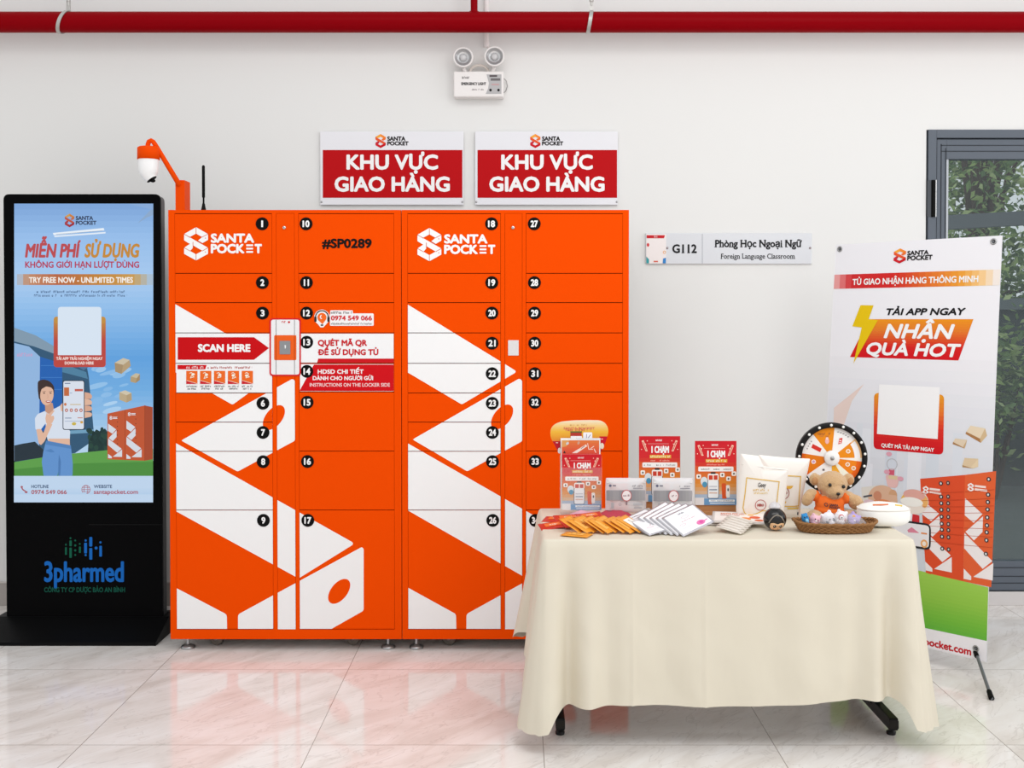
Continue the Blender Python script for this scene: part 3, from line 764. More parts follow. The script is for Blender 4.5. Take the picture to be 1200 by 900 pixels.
a.scrib('COMPLEX', 20.2, 39, 413.6, 417.6, '#c79bc4', 2, .05)
a.poly([(X0 + .3, 522), (26, 520), (41, 517.5), (52, 528), (50, 536), (X0 + .3, 541)], '#22303a', 2)
a.poly([(103, 530), (104, 514), (109, 508), (113, 503), (118, 506), (123, 502), (127, 507), (127, 530)], '#1a3433', 2)
for k in range(30): a.ell(rnd.uniform(104, 126), rnd.uniform(503, 527), rnd.uniform(1.5, 3.2), rnd.uniform(1.5, 3.6), rnd.choice(['#16302f', '#1d3a38', '#24443a']), 2 + .01 * k, n=9)
a.poly([(X0 + .2, 541.5), (50, 536), (85, 531.5), (126, 527.5), (179.5, 526), (179.5, 558), (X0 + .2, 558)], '#5b9b48', 2.4)
a.poly([(X0 + .2, 550), (90, 543), (179.5, 541), (179.5, 558), (X0 + .2, 558)], '#4a8a3c', 2.5)
# parcels in the sky
def parcel(pts, c):
    P0 = [q2 for q2 in pts]; a.poly([P0[0], P0[1], P0[2], P0[3]], c[0], 3); a.poly([P0[3], P0[2], P0[4], P0[5]], c[1], 3); a.poly([P0[0], P0[3], P0[5], P0[6]], c[2], 3)
s2 = lambda x, y: (x / 4.5, 400 + y / 4.5)
parcel([s2(605, 113), s2(650, 88), s2(684, 98), s2(650, 124), s2(690, 130), s2(641, 172), s2(608, 160)], ('#c9bda4', '#b39b77', '#a48c6b'))
parcel([s2(690, 185), s2(716, 168), s2(738, 172), s2(722, 194), s2(738, 204), s2(716, 220), s2(688, 213)], ('#c3b79c', '#a18763', '#b19a75'))
parcel([s2(630, 268), s2(660, 258), s2(694, 272), s2(668, 284), s2(696, 310), s2(668, 323), s2(630, 308)], ('#cdc2aa', '#b09a78', '#b9a685'))
# pictured lockers
def pic_locker(a, quad, l, band='#d7dbe2', c='#bd5430', nb=2):
    def bi(u, v):
        (x0, y0), (x1, y1), (x2, y2), (x3, y3) = quad
        xa, ya = x0 + (x1 - x0) * u, y0 + (y1 - y0) * u; xb, yb = x3 + (x2 - x3) * u, y3 + (y2 - y3) * u
        return (xa + (xb - xa) * v, ya + (yb - ya) * v)
    a.poly([bi(0, 0), bi(1, 0), bi(1, 1), bi(0, 1)], c, l)
    return bi
def pic_bands(a, bi, u0, u1, l, band):
    g = lambda u, v: bi(u0 + (u1 - u0) * u, v)
    for pts in (((0, .22), (.48, .37), (.25, .45), (0, .38)), ((.03, .535), (.5, .39), (.5, .53), (.27, .61)), ((0, .545), (.8, .775), (.54, .855), (0, .69)), ((.28, .94), (.83, .79), (.83, .94)), ((0, .88), (.22, .94), (.22, .975), (0, .975))):
        a.poly([g(*p) for p in pts], band, l)
bi = pic_locker(a, [s2(567, 381), s2(764, 338), s2(764, 629), s2(567, 622)], 3)
a.poly([s2(764, 338), s2(806, 347), s2(806, 622), s2(764, 629)], '#a5482c', 3)
for u0, u1 in ((.0, .47), (.49, 1)):
    pic_bands(a, bi, u0 + .02, u1, 4, '#d2d7e0')
    x, y = bi(u0 + .06, .06); a.logo(x, y, 3, 4.6, ['#dfe3ea'], 4, None); a.rect(x + 3.6, y + 1.2, x + 9, y + 2, '#dfe3ea', 4); a.rect(x + 3.6, y + 2.6, x + 9, y + 3.4, '#dfe3ea', 4)
    for k in range(7): a.ell(*bi(u0 + .27, .13 + .09 * k), .5, .6, '#3a2a24', 5, n=8)
    a.line([bi(u1, 0), bi(u1, 1)], .5, '#8f3c20', 4)
# woman in a white t-shirt pictured on the screen
s3 = lambda x, y: (15 + x / 6.67, 430 + y / 6.67)
def pp_(pts, c, l, r=1.2): a.poly(roundpoly([s3(*p) for p in pts], r), c, l)
SK, SKD, HAIR, TEE, JN = '#dcb29a', '#c2937c', '#3a2a28', '#d3dcea', '#5f8fc9'
pp_([(262, 575), (455, 612), (470, 760), (468, 851), (362, 851), (362, 790), (350, 851), (242, 851), (228, 742), (240, 660)], JN, 4)
pp_([(262, 575), (455, 612), (458, 640), (258, 606)], '#4f7fb8', 4.2, .4); pp_([(362, 680), (378, 740), (372, 851), (356, 851), (358, 740)], '#4a78b0', 4.2, .4); pp_([(250, 655), (300, 640), (330, 665), (300, 668)], '#4f7fb8', 4.2, .4)
pp_([(280, 560), (446, 560), (448, 615), (420, 622), (276, 590)], SK, 4.1, .5)
pp_([(178, 490), (174, 400), (196, 368), (250, 345), (330, 325), (392, 292), (398, 470), (450, 498), (446, 578), (276, 580), (262, 520), (258, 440), (220, 490)], TEE, 4.3, 1.5)
pp_([(196, 110), (240, 96), (290, 110), (324, 150), (326, 200), (310, 262), (226, 270), (205, 250), (196, 180)], HAIR, 4.2, 3)
pp_([(252, 280), (312, 280), (322, 330), (290, 372), (256, 350)], SKD, 4.5, 1)
a.ell(*s3(268, 218), 7.8, 12.2, SK, 4.7, n=26, rot=.1); pp_([(216, 180), (222, 140), (260, 122), (310, 140), (322, 185), (300, 160), (262, 152), (232, 170)], HAIR, 4.9, 1.2)
for ex in (246, 297): a.ell(*s3(ex, 205), 1.3, .6, '#2d2322', 5.1, n=10); a.line([s3(ex - 12, 194), s3(ex + 11, 191)], .5, '#4a3630', 5.1)
a.line([s3(274, 212), s3(277, 240), s3(268, 243)], .4, SKD, 5.1); a.ell(*s3(279, 270), 3.0, 1.5, '#a8454a', 5.1, n=14); a.ell(*s3(279, 268), 2.3, .6, '#f1e8e4', 5.3, n=12)
pp_([(184, 486), (222, 484), (240, 520), (272, 430), (312, 446), (250, 580), (222, 612), (204, 596)], SK, 4.8, 1.4)
pp_([(262, 440), (256, 400), (268, 350), (276, 372), (318, 338), (330, 340), (298, 384), (322, 380), (326, 404), (308, 440)], SK, 5, 1)
for k in range(4): pp_([(558, 196 + 52 * k), (604, 204 + 50 * k), (622, 226 + 46 * k), (616, 250 + 46 * k), (558, 250 + 50 * k)], SK if k % 2 else '#d3a48c', 4.5, 1.4)
pp_([(372, 300), (396, 276), (398, 350), (378, 344)], SK, 4.6, .8)
p0, p1 = s3(391, 104), s3(563, 492); a.rrect(p0[0], p0[1], p1[0], p1[1], 3, '#232a38', 5.4); a.rrect(p0[0] + .9, p0[1] + .9, p1[0] - .9, p1[1] - .9, 2.4, '#d6dde9', 5.8)
p0, p1 = s3(402, 160), s3(442, 226); a.rect(p0[0], p0[1], p1[0], p1[1], '#c0683c', 6)
p0, p1 = s3(486, 172), s3(550, 190); a.rect(p0[0], p0[1], p1[0], p1[1], '#c05a4c', 6)
for k in range(4): a.ell(*s3(421 + 38 * k, 338), 1.9, 2.1, '#b0564a', 6, n=14); a.ell(*s3(421 + 38 * k, 338), .9, 1.0, '#e8dcd8', 6.2, n=10)
for x, y, w_, c in ((408, 125, 44, '#5a6c8c'), (446, 200, 20, '#9fb2cc'), (450, 290, 84, '#c9b27c'), (410, 396, 50, '#8090a8'), (508, 394, 40, '#c07a68'), (408, 420, 140, '#aebbd0')):
    p = s3(x, y); a.rect(p[0], p[1], p[0] + w_ / 6.67, p[1] + 1.0, c, 6)
a.ell(*s3(480, 444), 2.6, 1.9, '#c7b04e', 6, n=14); a.ell(*s3(540, 432), 1.8, 1.5, '#d0a04a', 6, n=12); a.ell(*s3(412, 292), 1.6, 1.8, '#c8784e', 6, n=12)
# code card: the code itself is left out
a.poly(roundpoly([(63, 371), (124, 371), (124, 430.3), (63, 430.3)], 4), '#b8443c', 3)
a.grad(63.2, 375, 123.8, 400, [(0, '#bf8a3e'), (.5, '#bb6a3a'), (1, '#b8443c')], 10, 3.2); a.rrect(63, 371, 124, 379, 4, '#bf8c3e', 3.1)
a.poly([(92, 430), (104, 430), (98, 434)], '#4d6f92', 2.9)
a.poly(roundpoly([(68, 359.6), (119, 359.6), (119, 416.2), (68, 416.2)], [4, 4, .6, .6]), '#d5e2f0', 4)
a.text('TẢI APP TRẢI NGHIỆM NGAY', 66, 120.4, 418.6, 421.8, '#f0dcd6', 4, .05); a.text('DOWNLOAD HERE', 76, 110, 423.8, 427, '#f0dcd6', 4, .05)
# footer
a.rect(X0, 557.6, X1, Y1, '#bcd2ea', 6.5); a.grad(X0, 570, X1, Y1, [(0, '#bdd3ea'), (1, '#a5c3e4')], 8, 6.7)
a.ring(31, 570, 6, 1.5, '#a55a64', 7, 10, PI * .55, PI * .95); a.ell(25.8, 570.5, 1.5, 1.3, '#a55a64', 7, n=10); a.ell(31, 576.6, 1.8, 1.3, '#a55a64', 7, n=10)
a.text('HOTLINE', 37, 57.4, 568.2, 571.8, '#3c5274', 7, .04); a.text('0974 549 066', 37, 78.6, 574.2, 578.8, '#a8525a', 7, .04)
for r in (5.2, 2.6): a.ring(101, 573.6, r, .7, '#a55a64', 7, 20, ry=5.4)
for dy in (-2.4, 0, 2.4): a.line([(96.6, 573.6 + dy), (105.4, 573.6 + dy)], .55, '#a55a64', 7)
a.text('WEBSITE', 110.2, 131.6, 568.2, 571.8, '#3c5274', 7, .04); a.text('santapocket.com', 110.2, 162, 573.9, 578.6, '#a8404c', 7, .03)
p0, p1 = P(X0, Y1, KY), P(X1, Y0, KY); m.box((p0.x - .001, KY - .0008, p0.z - .001), (p1.x + .001, KY, p1.z + .001), kb)
m.build('screen_picture', t)

# power cable on the floor between kiosk and locker
m = MB(); m.tube([(-1.645, 5.42, .006), (-1.63, 5.41, .006), (-1.605, 5.43, .02), (-1.585, 5.46, .1), (-1.575, 5.5, .16)], .004, BLACK, 8)
tag(m.build('power_cable'), 'thin black cable on the floor between the black screen and lockers', 'cable')

# ================================================================== WALL SIGNS
def wall_sign(x0, x1, ox, label):
    Y = WY - .018; t = thing('delivery_sign', label, 'sign', (P(x0, 200, Y).x, Y, P(x0, 240, Y).z), 'red delivery area signs above the lockers')
    m = MB(); p0, p1 = P(x0, 240, Y), P(x1, 154, Y)
    m.box((p0.x, Y, p0.z), (p1.x, WY - .006, p1.z), mat('white_acrylic_sheet', '#e4e3e7', .25, .4), .0015)
    a = plane_art(m, Y - .0005)
    a.rect(378.3 + ox, 175.8, 541.8 + ox, 231.8, '#b8020c', 1)
    a.brand(440 + ox, 157, 12, 16.6, 453.8 + ox, 475.2 + ox, 478.8 + ox, 160.2, 164.8, 166, 170.2, LOGOC, '#221c1d', 1)
    a.text('KHU VỰC', 406 + ox, 513.4 + ox, 182, 198, '#f7f0ef', 2, .055); a.text('GIAO HÀNG', 392 + ox, 527.2 + ox, 207.8, 223.8, '#f7f0ef', 2, .055)
    m.build('panel', t)
    for x in (x0 + 1.4, x1 - 1.4):
        s = MB(); c = P(x, 236.6, Y); s.lathe([(.005, 0), (.005, .002), (.003, .004), (.0001, .0045)], STEEL, 14, Matrix.Translation(c) @ Matrix.Rotation(PI / 2, 4, 'X')); s.build('screw', t)
    s = MB(); c = P((x0 + x1) / 2, 200, WY); s.box((c.x - .2, WY - .008, c.z - .03), (c.x + .2, WY, c.z + .03), mat('foam_pad', '#d5d1ce', .8, .1))
    s.build('mounting_pad', t)
wall_sign(375.4, 543.2, 0, 'red and white delivery area sign above the left locker bank, over doors 10 to 18')
wall_sign(556.8, 724.2, 181.3, 'red and white delivery area sign nearest the room nameplate, above doors 18 to 27')

SERIF = {'P': ((.16, 0),), 'h': ((.14, 0), (.86, 0)), 'n': ((.14, 0), (.86, 0)), 'N': ((.1, 0), (.1, 1), (.9, 1)), 'H': ((.12, 0), (.88, 0), (.12, 1), (.88, 1)), '1': ((.5, 0),), 'F': ((.14, 0),), 'L': ((.14, 1),), 'r': ((.22, 0),), 'i': ((.5, 0),), 'l': ((.5, 0),), 'm': ((.08, 0), (.5, 0), (.92, 0))}
t = thing('room_nameplate', 'long silver room nameplate reading G112 with a small card at one end', 'sign', P(756.5, 309, WY - .012))
Y = WY - .012; m = MB(); p0, p1 = P(756.6, 309.4, Y), P(951.6, 273.2, Y)
m.box((p0.x, Y, p0.z), (p1.x, WY, p1.z), mat('silver_nameplate', '#d3d4d8', .35, .4, .15), .003)
a = plane_art(m, Y - .0005); INK = '#232325'
a.rect(822.8, 273.8, 823.4, 308.8, '#aeb0b6', 1)
def serif_text(s, x0, x1, yc, yb, bold):
    a.text(s, x0, x1, yc, yb, INK, 1, bold)
    h = yb - yc; vs, _ = glyphs(s); lo, hi_ = min(v[0] for v in vs), max(v[0] for v in vs)
    for i, ch in enumerate(s):
        if ch not in SERIF: continue
        g, _ = raw_glyphs(ch, 3); gb = max(v[0] for v in raw_glyphs(s[:i + 1], 3)[0]); ga = gb - (max(v[0] for v in g) - min(v[0] for v in g))
        for fx, lev in SERIF[ch]:
            xx = x0 + (ga + (gb - ga) * fx - lo) / (hi_ - lo) * (x1 - x0); yy = yb if lev == 0 else yc
            a.rect(xx - h * .17, yy - h * .05, xx + h * .17, yy + h * .05, INK, 1.6)
serif_text('G112', 787.8, 816.6, 286.8, 296.2, .05)
serif_text('Phòng Học Ngoại Ngữ', 838, 939.6, 281.4, 289.4, .045)
serif_text('Foreign Language Classroom', 845, 931.2, 297.4, 303, .015)
m.build('plate', t)
s = MB(); a = plane_art(s, Y - .0035); p0, p1 = P(757.2, 308.8, Y), P(780.6, 274.4, Y)
s.box((p0.x, Y - .003, p0.z), (p1.x, Y, p1.z), mat('card_white', '#ece3e1', .5, .3))
a.poly([(757.8, 275.6), (779.4, 275.6), (778, 279.2), (757.8, 279.2)], '#c4262e', 1); a.text('G112', 766.4, 770.4, 276.4, 278.4, '#f3dada', 2, .03)
a.poly([(757.4, 300.5), (760.6, 304), (760.6, 308.6), (757.4, 308.6)], '#3d9aa0', 1); a.poly([(780.4, 302), (777, 303), (776.6, 308.6), (780.4, 308.6)], '#3b83c4', 1)
a.ell(759.4, 287, 1.5, 2.2, '#cf3a3c', 1, n=10); a.ring(778.6, 295.6, 1.8, .6, '#e7a14c', 1, 12); a.rect(766, 305.6, 771, 307.2, '#d66a5a', 1)
s.build('paper_card', t)
for x in (782, 949.4):
    s = MB(); c = P(x, 290.6, Y); s.lathe([(.006, 0), (.006, .002), (.004, .0035), (.0001, .004)], mat('screw_cap', '#9b8f90', .3, .4, .6), 14, Matrix.Translation(c) @ Matrix.Rotation(PI / 2, 4, 'X')); s.build('screw', t)

# ================================================================== PIPES, EMERGENCY LIGHT
PY = 5.40; redp = mat('red_pipe_paint', '#86000a', .35, .04)
t = thing('fire_pipe', 'thick red fire pipe running along the top of the wall', 'pipe', P(600, 26, PY))
zc = P(600, 26, PY).z; rp = .0512
m = MB(); m.tube([(-7, PY, zc), (7, PY, zc)], rp, redp, 32); m.build('main_pipe', t)
m = MB(); bx = P(555.6, 5, PY).x; m.tube([(bx, PY, zc), (bx, PY, 4.4)], .0175, redp, 20); m.lathe([(.019, zc + .03), (.026, zc + .045), (.024, zc + .052), (.0175, zc + .056)], redp, 20, Matrix.Translation((bx, PY, 0))); m.build('branch_pipe', t)
galv = mat('galvanised_steel', '#b9b6b2', .4, .5, .7)
for hx_, lb in ((75, 'galvanised clamp hanger on the red pipe above the black screen'), (691, 'galvanised clamp hanger on the red pipe nearest the delivery signs')):
    t = thing('pipe_hanger', lb, 'pipe hanger', (P(hx_, 26, PY).x, PY, zc), 'pipe hangers'); X = P(hx_, 26, PY).x
    m = MB(); vs = []; n = 40
    tilt = .13 if hx_ < 100 else .05
    for k in range(n):
        ang = 2 * PI * k / n; cx_ = X + tilt * .35 * (math.sin(ang) * .5 + .0)
        for dx, rr in ((-.009, rp + .001), (.009, rp + .001), (.009, rp + .0055), (-.009, rp + .0055)): vs.append((cx_ + dx, PY + rr * math.cos(ang), zc + rr * math.sin(ang)))
    m.add(vs, [(4 * k + i, 4 * k + (i + 1) % 4, 4 * ((k + 1) % n) + (i + 1) % 4, 4 * ((k + 1) % n) + i) for k in range(n) for i in range(4)], galv)
    m.build('clamp_ring', t)
    xr = X + tilt * .175
    m = MB(); m.box((xr - .010, PY - .003, zc + rp), (xr + .010, PY + .003, zc + rp + .05), galv); m.tube([(xr, PY, zc + rp + .03), (xr, PY, 4.4)], .006, galv, 12); m.lathe([(.011, 0), (.011, .012)], galv, 6, Matrix.Translation((xr, PY, zc + rp + .05)), (True, True)); m.build('threaded_rod', t)
m = MB(); cX_ = P(570.3, 30, WY - .012).x; pvc = mat('white_conduit', '#e9e2e0', .4, .4)
m.tube([(cX_, WY - .012, P(570, 54, WY).z), (cX_, WY - .012, 4.4)], .0115, pvc, 16); m.tube([(cX_, WY - .012, P(570, 56, WY).z), (cX_, WY - .012, P(570, 50, WY).z)], .014, pvc, 16)
tag(m.build('cable_conduit'), 'white cable conduit running down the wall behind the red pipe', 'conduit')

t = thing('emergency_light', 'white twin headed emergency light box below the red pipe', 'emergency light', P(561, 112, WY))
ELY = WY - .062; ew = mat('emergency_white', '#e6e1df', .35, .4)
m = MB(); p0, p1 = P(531.6, 113.6, ELY), P(590.2, 83.4, ELY); m.box((p0.x, ELY, p0.z), (p1.x, WY, p1.z), ew, .006, 3)
a = plane_art(m, ELY - .0006)
a.poly([(570.2, 87.2), (587.6, 87.2), (587.6, 110), (569.2, 110), (572, 104), (573, 97.5)], '#b3b1b2', 1)
a.scrib('MPE', 541.6, 550, 89.6, 92.2, '#565152', 1, .04); a.text('EMERGENCY LIGHT', 540.6, 569.6, 96.6, 99.6, '#3c393a', 1, .05); a.scrib('STANDBY LAMP', 553, 567, 104, 105.8, '#8d8788', 1, .02)
a.rect(573.6, 88, 582.6, 90.2, '#5d5658', 2); a.rect(575, 91.8, 586.2, 94.6, '#6f6a6b', 2); a.rect(576, 98.6, 585, 99.6, '#c98f8f', 2)
a.ell(574.8, 105.6, 1.5, 1.6, '#1a1819', 2, n=14); a.ell(584.2, 105.6, 1.5, 1.6, '#1a1819', 2, n=14)
m.build('battery_box', t)
m = MB(); c = P(561.5, 84.5, WY - .03)
m.tube([c + Vector((.046 * math.cos(k * PI / 14), 0, .034 * math.sin(k * PI / 14))) for k in range(15)], .007, mat('cream_bracket', '#dcd3cb', .4, .4), 10); m.build('bracket', t)
for lx, ly in ((542.8, 67.4), (579.4, 66.4)):
    c = P(lx, ly, WY - .085); T = Matrix.Translation(c) @ Matrix.Rotation(PI / 2, 4, 'X'); R = .051
    m = MB(); m.lathe([(.012, -.07), (.03, -.06), (R * .9, -.025), (R, 0), (R, .008), (R * .93, .013), (R * .84, .010), (R * .82, .004)], ew, 36, T)
    m.tube([c + Vector((0, .03, -.045)), P(lx + (2.5 if lx < 560 else -2.5), 85, WY - .045)], .009, ew, 10)
    lamp = m.build('lamp_head', t)
    m = MB(); m.lathe([(R * .84, .006), (R * .8, .0085), (R * .76, .005), (R * .56, .001)], mat('lamp_groove', '#9d9b9c', .3, .5, .4), 36, T)
    m.lathe([(R * .78, .004), (R * .6, .0), (R * .38, -.006), (R * .3, -.008)], mat('reflector', '#d4d4d5', .22, .5, .6), 36, T)
    m.lathe([(R * .32, -.008), (R * .3, .002), (R * .2, .005), (.0001, .006)], mat('lamp_bulb', '#c4c2c3', .2, .5), 24, T, (False, False)); m.build('reflector', lamp)
m = MB(); q0 = P(590.4, 92, WY - .02)
m.tube([q0, P(593.4, 95, WY - .012), P(594.6, 101, WY - .008), P(592.6, 107, WY - .01), P(590.4, 108.6, WY - .015)], .0018, mat('grey_wire', '#8d8a8a', .5, .3), 6); m.build('test_cord', t)

# ================================================================== TABLE
TZ = .715; TX0, TX1, TY0, TY1 = .090, 1.365, 3.70, 4.31
PXT = FPX / 3.95
t = thing('folding_table', 'folding table with black steel legs under the cream tablecloth', 'table', ((TX0 + TX1) / 2, (TY0 + TY1) / 2, 0))
m = MB(); m.box((TX0 + .006, TY0 + .006, TZ - .024), (TX1 - .006, TY1 - .006, TZ - .001), mat('table_board', '#b9b2a6', .6, .2), .004); m.build('table_top', t)
lm = mat('black_leg_paint', '#161515', .4, .2)
for X, lab in ((FL(656.5, 862).x, None), (FL(1046, 862).x, None)):
    m = MB(); yc = (TY0 + TY1) / 2
    m.box((X - .02, yc - .028, .05), (X + .02, yc + .028, TZ - .03), lm, .003)
    m.box((X - .016, TY0 + .085, .022), (X + .016, TY1 - .05, .066), lm, .004); m.box((X - .02, TY0 + .03, TZ - .05), (X + .02, TY1 - .03, TZ - .025), lm, .003)
    for y in (TY0 + .115, TY1 - .08): m.lathe([(.016, 0), (.017, .01), (.01, .014), (.008, .024)], lm, 16, Matrix.Translation((X, y, 0)), (True, False))
    m.box((X - .0165, TY0 + .0845, .03), (X + .0165, TY0 + .0855, .058), mat('foot_cap', '#26241f', .5, .2))
    m.build('leg_frame', t)
m = MB(); xa, xb = FL(656.5, 862).x, FL(1046, 862).x; m.tube([(xa + .02, (TY0 + TY1) / 2, .25), (xb - .02, (TY0 + TY1) / 2, .25)], .012, lm, 10)
m.build('stretcher_bar', t)

clothm = mat('cream_satin_cloth', '#d9d1bf', .6, .2, bump=(420, .05, .001))
def cloth():
    rr = .016; Pm = []
    def arc(cx, cy, a0):
        for k in range(11):
            a = a0 + PI / 2 * k / 10; Pm.append((cx + rr * math.cos(a), cy + rr * math.sin(a), math.cos(a), math.sin(a)))
    def seg(xa, ya, xb, yb, nx, ny, n):
        for k in range(1, n): q = k / n; Pm.append((xa + (xb - xa) * q, ya + (yb - ya) * q, nx, ny))
    x0, x1, y0, y1 = TX0, TX1, TY0, TY1
    arc(x0 + rr, y0 + rr, PI); seg(x0 + rr, y0, x1 - rr, y0, 0, -1, 190); arc(x1 - rr, y0 + rr, 1.5 * PI); seg(x1, y0 + rr, x1, y1 - rr, 1, 0, 80)
    arc(x1 - rr, y1 - rr, 0); seg(x1 - rr, y1, x0 + rr, y1, 0, 1, 120); arc(x0 + rr, y1 - rr, PI / 2); seg(x0, y1 - rr, x0, y0 + rr, -1, 0, 80)
    corners = [(x0, y0, .082, .062, 1), (x1, y0, .066, .070, 2), (x1, y1, .06, .10, 3), (x0, y1, .075, .19, 4)]
    R = 30; V = []; n = len(Pm)
    cr1, cr2 = P(741, 720, TY0).x, P(826, 720, TY0).x
    for i in range(R):
        t_ = i / (R - 1)
        for (px_, py_, nx, ny) in Pm:
            front = ny < -.9; left = nx < -.9; right = nx > .9
            # hem height along each side
            u = (px_ - x0) / (x1 - x0); v = (py_ - y0) / (y1 - y0)
            if front: hem = .140 + .030 * u + .006 * math.sin(u * 9)
            elif left: hem = .13 + .12 * v
            elif right: hem = .14 + .04 * v
            else: hem = .2
            fl_ = .028 + .006 * math.sin(px_ * 7 + 1) if front else (.04 if left else (.05 if right else .02))
            fold = 0
            for cx, cy, cf, ch, cid in corners:
                d = math.hypot(px_ - cx, py_ - cy)
                g = math.exp(-(d / .075) ** 2); fl_ += cf * g * .75
                hem += (ch - hem) * math.exp(-(d / .036) ** 2)
                g2 = math.exp(-((d - .16) / .10) ** 2); fold += g2 * .016 * math.sin(d * 44 + cid)
                g3 = math.exp(-((d - .085) / .028) ** 2); fold -= g3 * .046
            if front:
                fold += .006 * math.sin(px_ * 19 + .8 + t_ * 1.3) + .004 * math.sin(px_ * 33 + 2 - t_ * 2)
                for c_ in (cr1, cr2): fold += .0022 * math.exp(-((px_ - c_) / .005) ** 2) * 2.0
                fold += .006 * noise.noise((px_ * 4 + t_ * 2, t_ * 3, 3.1)) + .0032 * noise.noise((px_ * 12 - t_ * 5, t_ * 6, 7.7)) + .0012 * noise.noise((px_ * 40, t_ * 26, 1.7))
            elif left or right: fold += .014 * math.sin(py_ * 28 + 1)
            a = min(t_ * 1.0, 1)
            off = fl_ * a ** 1.15 + fold * a ** .8 * min(1, t_ * 3)
            drop = (TZ - hem)
            if i == 0: V.append((px_ - nx * .01, py_ - ny * .01, TZ + .002)); continue
            if i == 1: V.append((px_ - nx * .002, py_ - ny * .002, TZ + .0015)); continue
            if i == 2: V.append((px_ + nx * .003, py_ + ny * .003, TZ - .004)); continue
            z = TZ - .004 - (drop - .004) * ((i - 2) / (R - 3)) ** 1.0
            V.append((px_ + nx * (.003 + off), py_ + ny * (.003 + off), z))
    m = MB(); F = []
    for i in range(R - 1):
        for j in range(n): F.append((i * n + j, i * n + (j + 1) % n, (i + 1) * n + (j + 1) % n, (i + 1) * n + j))
    m.add(V, F, clothm, True)
    m.add(V[:n], [list(range(n))], clothm, False)
    o = m.build('tablecloth')
    tag(o, 'cream tablecloth draped to just above the floor over the display table', 'tablecloth')
    return o
cloth()
CZ = TZ + .003     # cloth surface

def TP(x, y, z=CZ): return FL(x, y, z)      # place on the cloth seen at that spot of the photo

